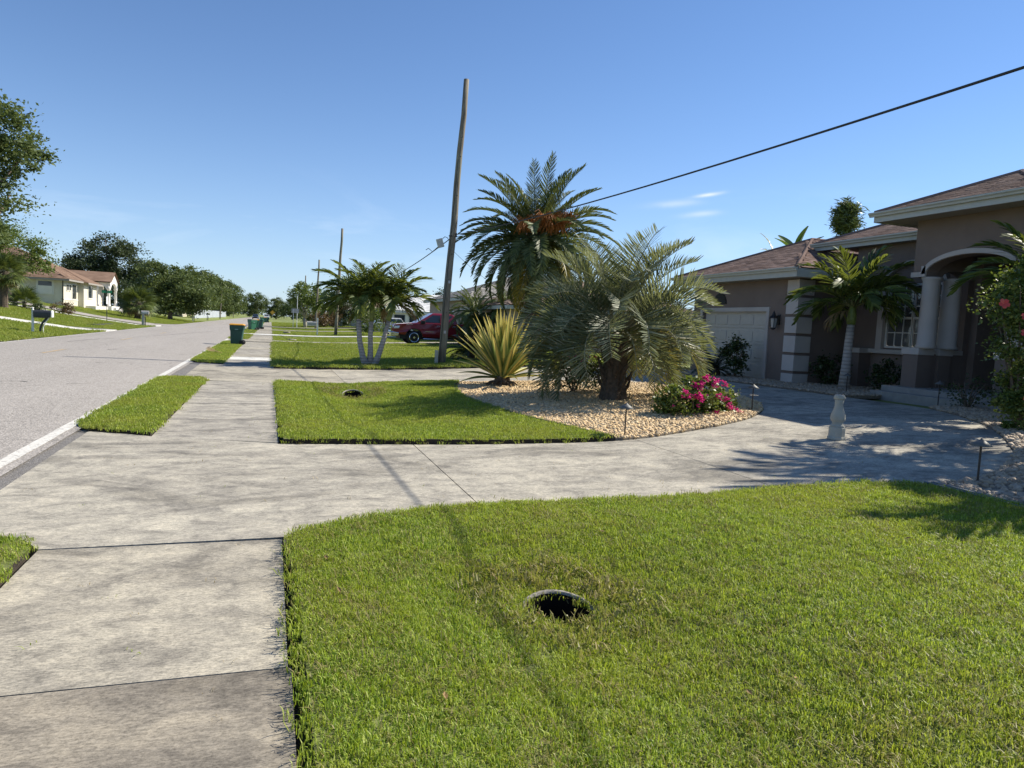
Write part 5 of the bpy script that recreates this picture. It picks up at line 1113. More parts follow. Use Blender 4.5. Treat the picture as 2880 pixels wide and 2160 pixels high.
# carriage lantern beside the garage door
t = thing('wall_lantern', 'black carriage lantern on the wall right of the garage door', 'lantern', (14.4, 17.72, 2.2))
b = B(); b.box(-.03, .0, -.06, .06, -.13, .16); b.box(-.16, -.03, -.015, .015, .1, .13); b.out('wall_plate', M['blackplastic'], t, bev=.006)
b = B(); b.lathe([(.015, .3), (.02, .26), (.05, .22), (.055, .18), (.13, .1), (.14, .085), (.12, .08)][::-1], 6, Matrix.Translation((-.2, 0, -.02))); b.out('hood', M['blackplastic'], t)
M['lampglass'] = mat('seeded_lamp_glass', (.34, .36, .36), .25, var=.1)
b = B(); b.lathe([(.08, -.2), (.115, .06)], 6, Matrix.Translation((-.2, 0, -.02))); b.out('lamp_glass', M['lampglass'], t)
for k in range(6):
    a = k * math.pi / 3; b = B(); b.path([(-.2 + .085 * math.cos(a), .085 * math.sin(a), -.22), (-.2 + .122 * math.cos(a), .122 * math.sin(a), .05)], .009, 4); b.out('cage_bar', M['blackplastic'], t)
b = B(); b.lathe([(.02, -.27), (.09, -.235), (.09, -.21)], 6, Matrix.Translation((-.2, 0, -.02))); b.out('base_ring', M['blackplastic'], t)

# ------------------------------------------------------------------ simpler houses further off
def house(label, x0, x1, y0, y1, zb, ze, slope, wallm, tile, axis='x', tabs=(.33, .36, .03), over=.5, windows=(), garage=None, sep=0):
    o = (x0, y0, zb); h_ = thing('house', label, 'house', o)
    b = B(o); b.box(x0, x1, y0, y1, zb - .5, ze + .1); b.out('wall', M[wallm], h_)
    X0, X1, Y0, Y1 = x0 - over, x1 + over, y0 - over, y1 + over
    if axis == 'x':
        hy = (Y1 - Y0) / 2; ym = (Y0 + Y1) / 2; zr = ze + hy * slope; P = [(X0, Y0, ze), (X1, Y0, ze), (X1, Y1, ze), (X0, Y1, ze), (X0 + hy, ym, zr), (X1 - hy, ym, zr)]
        F = [(0, 1, 5, 4), (1, 2, 5), (2, 3, 4, 5), (3, 0, 4)]; vis = [(0, 1, 5, 4), (3, 0, 4)]
    else:
        hx = (X1 - X0) / 2; xm = (X0 + X1) / 2; zr = ze + hx * slope; P = [(X0, Y0, ze), (X1, Y0, ze), (X1, Y1, ze), (X0, Y1, ze), (xm, Y0 + hx, zr), (xm, Y1 - hx, zr)]
        F = [(0, 1, 4), (1, 2, 5, 4), (2, 3, 5), (3, 0, 4, 5)]; vis = [(0, 1, 4), (3, 0, 4, 5)]
    b = B(o); b.add(P + [(p[0], p[1], ze - .02) for p in P[:4]], F + [(9, 8, 7, 6)]); rf_ = b.out('roof', M[tile], h_)
    pl = [roofpoly([P[i] for i in f]) for f in vis]; lay_tabs(rf_, roof_tabs(pl, tabs[0], tabs[1], 3), tabmesh('roof_tile', *tabs, M[tile]), sep, 'roof_tile')
    b = B(o); b.box(X0, X1, Y0, Y0 + .04, ze - .22, ze - .021); b.box(X0, X0 + .04, Y0 + .041, Y1, ze - .22, ze - .021); b.out('fascia', M['white' if wallm != 'tan' else 'gutter'], h_)
    for (side_, a0, a1, z0, z1) in windows:
        if side_ == 'y': fr = (a0, a1, y0 - .04, y0 - .001); gl = (a0 + .07, a1 - .07, y0 - .055, y0 - .041)
        elif side_ == 'X': fr = (x1 + .001, x1 + .04, a0, a1); gl = (x1 + .041, x1 + .055, a0 + .07, a1 - .07)
        else: fr = (x0 - .04, x0 - .001, a0, a1); gl = (x0 - .055, x0 - .041, a0 + .07, a1 - .07)
        b = B(o); b.box(*fr, z0, z1); w_ = b.out('window', M['white'], h_); b = B(o); b.box(*gl, z0 + .07, z1 - .07); b.out('pane', M['glass'], w_)
    if garage:
        side_, a0, a1, z1 = garage; b = B(o)
        b.box(*((a0, a1, y0 - .04, y0 - .002) if side_ == 'y' else (x0 - .04, x0 - .002, a0, a1)), zb, z1); g_ = b.out('garage_door', M['offwhite'], h_)
        for k_ in range(4):
            b = B(o); zz = zb + .05 + (z1 - zb - .05) * k_ / 4; b.box(*((a0 + .05, a1 - .05, y0 - .06, y0 - .041) if side_ == 'y' else (x0 - .06, x0 - .041, a0 + .05, a1 - .05)), zz, zz + (z1 - zb) / 4 - .05); b.out('door_section', M['offwhite'], g_)
    return h_
house('low house with brown tile roof half hidden behind the date palm', 12.3, 24, 36.5, 45.5, .36, 2.78, .36, 'tan', 'tile_b', 'x', garage=('y', 13.2, 16.4, 2.3))
house('house with grey tile roof seen under the date palm fronds', 13.2, 30, 50, 62, .36, 3.55, .36, 'tan', 'tile_g', 'x', windows=(('x', 53, 55, 1.3, 2.6),))
house('white bungalow with white tile roof beyond the red pickup', 13.0, 30, 84, 94.5, .36, 2.85, .40, 'white_st', 'tile_w', 'x', (.42, .5, .06), windows=(('y', 13.6, 15.0, 1.4, 2.45), ('x', 86, 88, 1.3, 2.5), ('y', 15.4, 16.6, 1.4, 2.45)))
house('house with red-brown roof left of the white bungalow', 12.6, 24, 104, 114, .36, 3.2, .45, 'tan', 'shingle_o', 'y')
house('house with dark grey low roof right behind the pickup cab', 17.0, 28, 66, 74, .36, 2.95, .36, 'greyst', 'tile_g', 'x', windows=(('y', 18, 19.4, 1.3, 2.4),))
house('small grey house between the second pole and the triple palm', 10.2, 20, 128, 138, .36, 3.1, .45, 'greyst', 'tile_g', 'x', windows=(('x', 130, 132, 1.3, 2.4),))

# cream house across the road
co = (-22, 91.7, 1.75); CH = thing('house', 'cream stucco house with orange-brown roof across the road', 'house', co)
def cp(name, m, f, par=None, bev=0, smooth=False):
    b = B(co); f(b); return b.out(name, M[m], par or CH, smooth, bev)
cp('wall', 'cream', lambda b: (b.box(-40, -22, 91.7, 112, .8, 4.5),)); cp('bay_wall', 'cream', lambda b: b.box(-22, -21.4, 98.1, 104.7, .8, 4.4))
cp('corner_downpipe', 'blackplastic', lambda b: b.box(-22.08, -21.98, 91.62, 91.69, 1.5, 4.4))
for (y0, y1, z0, z1) in ((95.4, 96.9, 2.35, 3.95), (93.0, 93.5, 3.3, 3.9), (94.0, 94.5, 3.3, 3.9)):
    w_ = cp('window', 'white', lambda b: b.box(-21.999, -21.93, y0 - .12, y1 + .12, z0 - .12, z1 + .12)); cp('pane', 'glass', lambda b: b.box(-21.929, -21.91, y0, y1, z0, z1), w_)
for (y0, y1) in ((100.2, 102.2),):
    w_ = cp('window', 'white', lambda b: b.box(-21.399, -21.33, y0 - .14, y1 + .14, 2.45, 4.2)); cp('pane', 'glass', lambda b: b.box(-21.329, -21.31, y0, y1, 2.6, 4.05), w_)
w_ = cp('window', 'white', lambda b: b.box(-24.6, -22.9, 91.62, 91.699, 2.65, 4.25)); cp('pane', 'glass', lambda b: b.box(-24.4, -23.1, 91.6, 91.619, 3.62, 4.1), w_); cp('shutter', 'white_st', lambda b: b.box(-24.4, -23.1, 91.59, 91.619, 2.75, 3.6), w_)
cp('sill_band', 'white_st', lambda b: b.box(-21.999, -21.95, 91.75, 98.0, 2.15, 2.25))
zs = 4.45; sl = .5
Pm = [(-21.3, 91.0, zs), (-21.3, 106, zs), (-28.8, 98.5, zs + 7.5 * sl), (-40, 91.0, zs), (-40, 98.5, zs + 7.5 * sl), (-40, 106, zs)]
b = B(co); b.add(Pm, [(0, 1, 2), (3, 0, 2, 4), (1, 5, 4, 2)]); cr_ = b.out('roof', M['shingle_o'], CH)
lay_tabs(cr_, roof_tabs([roofpoly([Pm[0], Pm[1], Pm[2]]), roofpoly([Pm[3], Pm[0], Pm[2], Pm[4]])], .5, .3, 5), tabmesh('shingle', .5, .3, .03, M['shingle_o']), 0)
Pb = [(-20.8, 97.5, zs - .08), (-20.8, 105.3, zs - .08), (-24.7, 101.4, zs - .08 + 3.9 * sl), (-29, 97.5, zs - .08), (-29, 101.4, zs - .08 + 3.9 * sl), (-29, 105.3, zs - .08)]
b = B(co); b.add(Pb, [(0, 1, 2), (3, 0, 2, 4), (1, 5, 4, 2)]); br_ = b.out('bay_roof', M['shingle_o'], CH)
Pg = [(-20.0, 106.2, 4.9), (-20.0, 109, 6.25), (-20.0, 111.8, 4.9), (-30, 106.2, 4.9), (-30, 109, 6.25), (-30, 111.8, 4.9)]
b = B(co); b.add(Pg, [(0, 1, 4, 3), (1, 2, 5, 4)]); b.add([(p[0], p[1], p[2] - .12) for p in Pg], [(0, 1, 4, 3), (1, 2, 5, 4)]); cp_r = b.out('porch_roof', M['shingle_o'], CH)
cp('fascia', 'soffit', lambda b: (b.box(-21.3, -21.26, 91.0, 97.4, zs - .2, zs - .01), b.box(-40, -21.301, 91.0, 91.04, zs - .2, zs - .01), b.box(-20.8, -20.76, 97.5, 105.3, zs - .28, zs - .09)))
cp('porch_gable', 'white_st', lambda b: b.prism([(106.6, 4.3), (107.3, 4.3)] + [(109 - 1.7 * math.cos(a), 4.0 + .75 * math.sin(a)) for a in np.linspace(.2, math.pi - .2, 10)] + [(110.7, 4.3), (111.4, 4.3), (111.4, 4.9), (109, 6.0), (106.6, 4.9)], -20.5, -20.2, 'x'))
cp('porch_arch', 'white_st', lambda b: b.prism([(-22, 3.9), (-21.7, 3.9)] + [(-21.2 - .5 * math.cos(a), 3.9 + .45 * math.sin(a)) for a in np.linspace(.1, math.pi - .1, 10)] + [(-20.7, 3.9), (-20.501, 3.9), (-20.501, 4.85), (-22, 4.85)], 106.6, 106.9, 'y'))
for (x, y) in ((-20.4, 106.8), (-20.4, 111.2), (-21.8, 106.75)): cp('column', 'white_st', lambda b: b.lathe([(.26, 1.7), (.26, 1.85), (.19, 1.95), (.17, 3.8), (.25, 3.92), (.25, 4.3)], 12, Matrix.Translation((x, y, 0))), smooth=True)
cp('terrace', 'white_st', lambda b: (b.box(-21.38, -20.3, 99, 105.9, .7, 1.62), b.box(-22, -19.9, 106, 112, .7, 1.7)))
for k in range(3): cp('step', 'white_st', lambda b: b.box(-19.899 + .36 * k, -19.54 + .36 * k, 107, 111.5, .4, 1.5 - .2 * k))
# ================================================================== OBJECTS
# ---- utility poles and lines
def woodpole():
    m, nt, b = newmat('weathered_pole'); v = coord(nt, 'World', (9, 9, .55)); n = noise(nt, v, 2.4, 6, .65)
    c = ramp(nt, n, [(.3, (.09, .075, .055)), (.5, (.19, .16, .12)), (.7, (.30, .26, .20))])
    c = mixc(nt, ramp(nt, noise(nt, coord(nt, 'World', (1, 1, .4)), 1.2, 4), [(.45, (0, 0, 0)), (.65, (.5, .5, .5))]), c, (.20, .23, .17))
    L(nt, c, b.inputs['Base Color']); b.inputs['Roughness'].default_value = .9; bump(nt, b, n, .7, .02); return m
M['pole'] = woodpole(); M['steel'] = mat('galvanised', (.42, .43, .44), .45, .6); M['darksteel'] = mat('dark_steel', (.06, .06, .065), .5, .5); M['cable'] = mat('cable', (.015, .015, .017), .6)
M['pvc'] = mat('grey_pvc', (.45, .43, .36), .5, var=.1); M['boxgrey'] = mat('splice_box', (.48, .50, .47), .5)
def pole(label, base, top, r0, r1, group='utility poles along the street', extras=False):
    t = thing('utility_pole', label, 'utility pole', base, 0, group); bx, tx = Vector(base), Vector(top); d = tx - bx
    b = B(); b.path([d * (i / 8) + Vector((0, 0, -.3 if i == 0 else 0)) + Vector((.02 * math.sin(i * 2), 0, 0)) for i in range(9)], [r0 + (r1 - r0) * i / 8 for i in range(9)], 14); b.out('shaft', M['pole'], t, True)
    return t
P1 = Vector((5.84, 25.15, hz(5.84) - .02)); P1T = Vector((6.48, 25.7, 10.4))
t = pole('leaning wooden utility pole between the triple palm and the agave', P1, P1T, .145, .095)
at = lambda z: P1 + (P1T - P1) * ((z - P1.z) / (P1T.z - P1.z))
b = B(); a_ = at(4.75) - P1; b.path([a_ + Vector((-.16, -.1, 0)), a_ + Vector((.16, -.1, 0))], .02, 6); b.path([a_ + Vector((.1, -.16, -.03)), a_ + Vector((.1, -.16, .12))], .025, 6); b.out('cable_clamp', M['darksteel'], t)
b = B(); b.path([at(z_) - P1 + Vector((-.1 + .012 * z_ * .3, -.115 + .003 * z_, 0)) for z_ in np.linspace(.1, 7.5, 12)], .008, 5); b.out('ground_wire', M['cable'], t)
for z_ in (2.0, 4.1, 6.2, 7.6, 8.3):
    p = at(z_) - P1; b = B(); b.path([p + Vector((.0, -.2, 0)), p + Vector((0, .15, 0))], .014, 6); b.out('through_bolt', M['darksteel'], t)
for z in (1.3, 3.1): 
    b = B(); p = at(z) - P1; b.box(p.x - .04, p.x + .04, p.y - .16, p.y - .13, p.z - .05, p.z + .05); b.out('pole_tag', M['steel'], t)
o = B(); o.path([(0, 0, -.1), (0, 0, .5)], .062, 14); o.path([(0, 0, .5), (0, 0, .56)], [.07, .065], 14); o = o.out('conduit_riser', M['pvc'], None, loc=(5.62, 24.95, hz(5.6))); tag(o, 'short grey plastic conduit stub at the foot of the leaning pole', 'pipe')
pole('second bare utility pole behind the triple palm', (5.58, 66.9, .05), (5.95, 67.2, 9.75), .145, .1)
pole('third utility pole above the round street tree', (5.75, 101, .05), (6.0, 101, 9.4), .14, .1)
pole('fourth and smallest utility pole on the right', (5.8, 140, .05), (5.95, 140, 9.3), .14, .1)
pole('utility pole across the road in front of the white fence', (-12.3, 195, .1), (-11.9, 195, 7.9), .13, .1, 'utility poles across the road')
pole('farther utility pole across the road', (-12.6, 268, .1), (-12.4, 268, 7.6), .13, .1, 'utility poles across the road')
def wire(label, p, q, sag, r, offs=((0, 0),)):
    t = thing('overhead_cable', label, 'cable', p); p, q = Vector(p), Vector(q)
    for (dx, dz) in offs:
        b = B(); b.path([(q - p) * (i / 40) + Vector((dx, 0, dz - 4 * sag * (i / 40) * (1 - i / 40))) for i in range(41)], r, 6); b.out('strand', M['cable'], t)
    return t
A = at(4.8) + Vector((.05, -.17, 0))
wire('black overhead cable running from the leaning pole out over the right of the picture', A, (5.95, -21.5, 4.85), .79, .0135)
A2 = at(4.62) + Vector((-.13, -.05, 0))
wire('overhead cable from the leaning pole back to the second pole', A2, (5.62, 66.8, 4.7), .95, .018)
wire('thin drop wire from the leaning pole to the house behind the date palm', at(4.3), (14, 37, 3.2), .5, .006)
t = thing('splice_box', 'pale grey splice box hanging on the cable beside the leaning pole', 'cable box', A2 + Vector((-.26, .25, -.12)))
b = B(); b.box(-.11, .11, -.07, .07, -.16, .16, Matrix.Rotation(R(-18), 4, 'Y')); b.out('box', M['boxgrey'], t, bev=.015)
b = B(); b.path([(.08, 0, .16), (.16, -.03, .24), (.24, -.1, .2), (.26, -.15, .14)], .012, 5); b.path([(-.08, 0, -.15), (-.25, .1, -.32), (-.38, .2, -.2), (-.42, .45, -.24)], .012, 5); b.out('cable_loop', M['cable'], t)

# ---- path lights
M['lightcap'] = mat('brushed_light_cap', (.13, .13, .125), .6, .3); M['bronze'] = mat('bronze_post', (.055, .042, .035), .5, .3)
def pathlight(label, x, y, h=.47, rot=0):
    t = thing('path_light', label, 'path light', (x, y, hz(x) + .02), rot, 'path lights round the driveway')
    b = B(); b.path([(0, 0, -.1), (0, 0, h - .02)], .011, 8); b.out('post', M['bronze'], t)
    b = B(); b.lathe([(.012, h - .05), (.02, h - .045), (.024, h - .02), (.105, h - .045), (.108, h - .04), (.05, h + .0), (.016, h + .022), (.008, h + .035)], 18); b.out('shade', M['lightcap'], t, True); return t
pathlight('path light at the tip of the island bed nearest the camera', 4.93, 9.22); pathlight('path light on the island bed right of the bougainvillea', 8.72, 11.3)
pathlight('path light in the shaded stones at the right edge of the driveway', 7.2, 5.5, .46); pathlight('path light in front of the porch steps', 13.95, 11.75, .48); pathlight('path light in the shaded stones under the slender palm', 13.9, 14.35, .45)

# ---- concrete baluster standing on the drive
M['cast'] = mat('cast_stone', (.37, .36, .31), .85, var=.1, vs_=9, bmp=.1, bs=60)
t = thing('baluster', 'pale cast concrete baluster standing alone on the driveway', 'baluster', (7.93, 8.3, hz(7.93)), R(14))
b = B(); oc = lambda r_, z: [(r_ * math.cos(R(22.5 + 45 * k)) * 1.0, r_ * math.sin(R(22.5 + 45 * k)), z) for k in range(8)]
b.loft([oc(.128, 0), oc(.128, .035), oc(.116, .045), oc(.116, .175), oc(.108, .19)]); b.out('plinth', M['cast'], t, bev=.005)
b = B(); b.lathe([(.10, .191), (.105, .2), (.088, .215), (.07, .235), (.078, .248), (.07, .256), (.095, .275), (.103, .32), (.098, .37), (.075, .43), (.06, .49), (.058, .55), (.068, .595)], 28, None, lambda k, z: .018 * (1 if k % 2 else -1) if .27 < z < .4 else 0); b.out('vase', M['cast'], t, True)
b = B(); b.lathe([(.07, .596), (.082, .605), (.084, .622), (.074, .632), (.078, .642), (.06, .66)], 24); b.out('cap', M['cast'], t, True)

# ---- wheeled bins
M['bin_g'] = mat('bin_green_dark', (.012, .065, .055), .45, var=.12); M['bin_g2'] = mat('bin_green', (.025, .13, .075), .45, var=.15); M['lid_y'] = mat('bin_lid_yellow', (.62, .30, .035), .5, var=.1); M['rubber'] = mat('rubber', (.014, .014, .015), .8); M['binlabel'] = mat('bin_label', (.22, .33, .31), .6); M['lid_g'] = mat('bin_lid_green', (.02, .085, .06), .45)
def bin_(label, loc, rz, body='bin_g', lid='lid_y', group=None):
    """front (label side) faces -y, wheels at the +x... side"""
    t = thing('wheeled_bin', label, 'trash bin', loc, rz, group)
    ring_ = lambda w_, d_, z, cx=0: [(cx + sx * w_, sy * d_, z) for sx, sy in ((-1, -1), (1, -1), (1, 1), (-1, 1))]
    b = B(); b.loft([ring_(.25, .25, .03, -.03), ring_(.30, .29, .70), ring_(.33, .315, .78, .0), ring_(.345, .33, .98, .01)]); b.out('body', M[body], t, bev=.03)
    b = B(); b.loft([ring_(.36, .345, .981, .01), ring_(.36, .345, 1.01, .01), ring_(.30, .29, 1.06, -.02)]); b.out('lid', M[lid], t, bev=.02)
    b = B(); b.path([(.345, -.24, .95), (.43, -.24, .96), (.43, .24, .96), (.345, .24, .95)], .018, 6); b.out('handle', M[body], t)
    for s in (-1, 1):
        b = B(); b.lathe([(.04, -.035), (.11, -.035), (.125, -.02), (.125, .02), (.11, .035), (.04, .035)], 18, Matrix.Translation((.26, s * .28, .125)) @ Matrix.Rotation(R(90), 4, 'X')); b.out('wheel', M['rubber'], t, True)
    b = B(); b.path([(.26, -.28, .125), (.26, .28, .125)], .015, 6); b.out('axle', M['darksteel'], t)
    b = B(); b.box(-.08, .08, -.322, -.3, .76, .80); b.out('label_plate', M['binlabel'], t); b = B(); b.box(-.27, .27, -.31, -.28, .69, .715); b.out('rib', M[body], t); return t
bin_('dark green wheeled bin with orange-yellow lid, alone at the kerb', (-1.62, 38.7, .02), R(-4))
bin_('green wheeled bin turned sideways, front one of the middle pair', (-1.75, 74.5, .03), R(35), 'bin_g2', 'lid_g', 'green bins up the street')
bin_('green wheeled bin with yellow lid behind the middle pair', (-1.55, 77.5, .03), R(10), 'bin_g2', 'lid_y', 'green bins up the street')
bin_('dark bin right behind the middle pair', (-1.15, 82.5, .02), R(-10), 'bin_g', 'lid_g', 'green bins up the street')
bin_('far green bin, left of the most distant three', (-1.75, 150, .03), R(20), 'bin_g2', 'lid_g', 'green bins up the street'); bin_('far green bin with yellow lid, middle of the most distant three', (-1.2, 156, .03), R(0), 'bin_g2', 'lid_y', 'green bins up the street'); bin_('far dark green bin, right of the most distant three', (-.75, 158, .03), R(0), 'bin_g', 'lid_g', 'green bins up the street')

# ---- mailboxes
M['mb_dark'] = mat('mailbox_charcoal', (.035, .038, .042), .45); M['mb_grey'] = mat('mailbox_grey', (.34, .34, .33), .5); M['mb_white'] = mat('mailbox_white', (.70, .70, .68), .45)
def vault(b, w_, l, z, h_, x0=0):
    prof = [(-w_ / 2, z), (w_ / 2, z), (w_ / 2, z + h_ * .55)] + [(w_ / 2 * math.cos(a), z + h_ * .55 + h_ * .45 * math.sin(a)) for a in np.linspace(.25, math.pi - .25, 9)] + [(-w_ / 2, z + h_ * .55)]
    n = len(prof); V = [(x0, p[0], p[1]) for p in prof] + [(x0 + l, p[0], p[1]) for p in prof]
    b.add(V, [tuple(range(n)), tuple(range(n, 2 * n))[::-1]] + [(i, (i + 1) % n, n + (i + 1) % n, n + i) for i in range(n)])
t = thing('mailbox', 'charcoal mailbox on a white post with a curved bracket, across the road', 'mailbox', (-11.6, 44.3, -.02), R(0))
b = B(); b.box(-.50, -.40, -.05, .05, -.1, 1.25); b.out('post', M['mb_white'], t, bev=.008); b = B(); b.lathe([(.06, 1.25), (.065, 1.28), (.03, 1.31), (.05, 1.36), (.04, 1.4), (.01, 1.42)], 12, Matrix.Translation((-.45, 0, 0))); b.out('finial', M['mb_white'], t, True)
b = B(); vault(b, .38, .82, .92, .36, -.39); b.out('box', M['mb_dark'], t, bev=.012); b = B(); b.box(-.34, .34, -.205, -.191, .94, 1.12); b.out('nameplate', M['mb_dark'], t)
b = B(); vault(b, .40, .05, .91, .38, .432); b.out('door', M['mb_white'], t, bev=.008); b = B(); b.box(-.38, .3, -.17, .17, .86, .915); b.out('shelf', M['mb_dark'], t)
b = B(); b.path([(-.1, 0, -.1), (-.1, 0, .3), (.0, 0, .6), (.22, 0, .86)], [.06, .06, .06, .07], 8); b.out('bracket', M['mb_dark'], t); b = B(); b.path([(.04, -.03, -.1), (.04, -.03, .35), (.14, -.03, .62), (.3, -.03, .86)], .03, 6); b.out('bracket_trim', M['mb_white'], t)
b = B(); b.path([(-.4, 0, .55), (-.1, 0, .6)], .025, 6); b.out('brace', M['mb_white'], t)
def mbox(label, loc, rz, boxm, postm, h_=1.05, thick=.06):
    t = thing('mailbox', label, 'mailbox', loc, rz)
    b = B(); b.box(-.16 - thick, -.16 + thick, -thick, thick, -.1, h_); b.out('post', M[postm], t, bev=.01); b = B(); b.box(-.02, .06, -.05, .05, -.1, h_ - .25); b.out('bracket', M['mb_dark'], t)
    b = B(); vault(b, .3, .62, h_, .32, -.32); b.out('box', M[boxm], t, bev=.01); b = B(); vault(b, .31, .03, h_ - .005, .335, .302); b.out('door', M[boxm], t); b = B(); b.box(-.2, .2, -.165, -.151, h_ + .1, h_ + .2); b.out('flag', M['mb_white'], t); return t
mbox('grey mailbox on a thick grey post where the side street joins', (-11.2, 74.4, -.02), 0, 'mb_grey', 'mb_grey', 1.12, .1)
mbox('small white mailbox further up across the road', (-10.9, 116, 0), 0, 'mb_white', 'mb_white', 1.0, .07)
mbox('small dark mailbox near the white fence across the road', (-11.6, 150, 0), 0, 'mb_dark', 'mb_dark', 1.0, .05)
t = thing('mailbox', 'white post mailbox with grey box on the lawn up the right side', 'mailbox', (3.95, 66.5, .03), 0)
b = B(); b.box(-.06, .06, -.06, .06, -.1, 1.5); b.out('post', M['mb_white'], t, bev=.01); b = B(); vault(b, .3, .75, .85, .34, -.85); b.out('box', M['mb_grey'], t, bev=.012); b = B(); b.box(-.9, .1, -.04, .04, .78, .845); b.out('arm', M['mb_white'], t); b = B(); vault(b, .31, .03, .845, .35, -.885); b.out('door', M['mb_white'], t)

# ---- signs
M['sign_g'] = mat('street_sign_green', (.015, .20, .09), .4); M['sign_y'] = mat('warning_yellow', (.62, .33, .03), .5); M['sign_w'] = mat('sign_white', (.62, .64, .66), .4)
t = thing('street_sign', 'green street name sign on a thin post by the cream house', 'street sign', (-14.4, 74.6, .35), R(12))
b = B(); b.path([(0, 0, -.3), (0, 0, 2.75)], .03, 8); b.out('post', M['darksteel'], t); b = B(); b.box(-.42, .42, -.012, .012, 2.52, 2.74); b.out('name_blade', M['sign_g'], t); b = B(); b.box(-.012, .012, -.35, .35, 2.28, 2.48); b.out('name_blade', M['sign_g'], t); b = B(); b.box(-.3, .3, -.03, -.02, 1.5, 2.2, Matrix.Rotation(R(75), 4, 'Z')); b.out('sign_back', M['sign_w'], t)
t = thing('warning_sign', 'small yellow diamond sign at the far end of the sidewalk', 'road sign', (.3, 205, 0))
b = B(); b.path([(0, 0, -.2), (0, 0, 2.0)], .03, 6); b.out('post', M['steel'], t); b = B(); b.box(-.45, .45, -.01, .01, -.45, .45, Matrix.Translation((0, -.05, 2.3)) @ Matrix.Rotation(R(45), 4, 'Y')); b.out('plate', M['sign_y'], t)
t = thing('street_sign', 'white posts of a sign beside the round street tree', 'street sign', (3.4, 104, .05))
for x in (0, -.5): b = B(); b.path([(x, 0, -.2), (x, 0, 2.6 if x else 4.4)], .04, 6); b.out('post', M['sign_w'], t)
b = B(); b.box(-.75, .25, -.03, -.02, 2.0, 2.6); b.out('plate', M['mb_grey'], t)

# ---- culvert wall and fence across the road
M['culv'] = mat('culvert_dark', (.05, .048, .045), .9, var=.4, bmp=.4)
t = thing('culvert', 'dark concrete culvert wall in the roadside ditch across the road', 'culvert', (-12.9, 65, .1)); b = B(); b.box(-.9, .25, -3.2, 3.2, -.4, .12); b.out('headwall', M['culv'], t, bev=.03); b = B(); b.path([(0, -3.35, -.05), (0, -3.0, -.05)], .2, 12); b.out('pipe', M['culv'], t)
M['fence_w'] = mat('white_vinyl_shaded', (.46, .49, .53), .5)  # white vinyl dulled to bluish grey, the trees' shade put into its colour
t = thing('fence', 'white vinyl fence under the roadside trees across the road', 'fence', (-14, 150, .2))
for i in range(40):
    y = i * 2.5; b = B(); b.box(-.02, .02, y + .06, y + 2.44, .05, 1.75); b.out('panel', M['fence_w'], t); b = B(); b.box(-.06, .06, y - .06, y + .06, -.2, 1.85); b.out('post', M['fence_w'], t)
t = thing('shed', 'low white building with a sign band left of the white fence', 'building', (-18, 152, .5)); b = B(); b.box(-3, 2, -4, 4, -.4, 2.2); b.out('wall', M['cream'], t); b = B(); b.prism([(-3.4, 2.2), (2.4, 2.2), (-.5, 3.1)], -4.3, 4.3, 'y'); b.out('roof', M['tile_g'], t); b = B(); b.box(2.0, 2.03, -2, 2, .8, 1.8); b.out('window', M['glass'], t)

# ---- dried frond lying on the verge, storm drain frame
t = thing('fallen_frond', 'dry brown palm frond lying on the verge beside the road', 'dead frond', (-2.05, 29.4, .06), R(20))
place('frond', ad_dead[0], t, (0, 0, .06), (R(10), R(6), 0), (.5, .8, .25)); place('frond', ad_dead[1], t, (.2, .2, .05), (R(170), R(4), 2.2), (.45, .7, .2))
t = thing('wire_frame', 'low black wire frame standing in the grass by the leaning pole', 'wire frame', (7.3, 24.9, hz(7.3) + .03))
b = B(); b.path([(-.45, 0, -.1), (-.45, 0, .18), (.45, 0, .18), (.45, 0, -.1)], .012, 5); b.out('hoop', M['cable'], t)

# ---- vehicles
def paint(name, col):
    m, nt, b = newmat(name); L(nt, ramp(nt, noise(nt, coord(nt, 'World'), 2, 3), [(.3, [c * .94 for c in col]), (.7, col)]), b.inputs['Base Color'])
    b.inputs['Roughness'].default_value = .28; b.inputs['Coat Weight'].default_value = .8; b.inputs['Coat Roughness'].default_value = .06; b.inputs['Metallic'].default_value = .25; return m
M['red'] = paint('dark_red_paint', (.25, .014, .026)); M['wpaint'] = paint('white_paint_car', (.62, .62, .60)); M['bpaint'] = paint('black_paint_car', (.02, .02, .024))
M['chrome'] = mat('chrome', (.75, .75, .76), .14, 1.0, var=.03); M['lens'] = mat('headlamp_lens', (.55, .57, .6), .12, .3); M['trimblack'] = mat('black_trim', (.015, .015, .016), .6); M['carglass'] = glass('tinted_car_glass', (.012, .018, .024))
def arch(cx, cz, r, a0, a1, n=9): return [(cx + r * math.cos(a), cz + r * math.sin(a)) for a in np.linspace(a0, a1, n)]
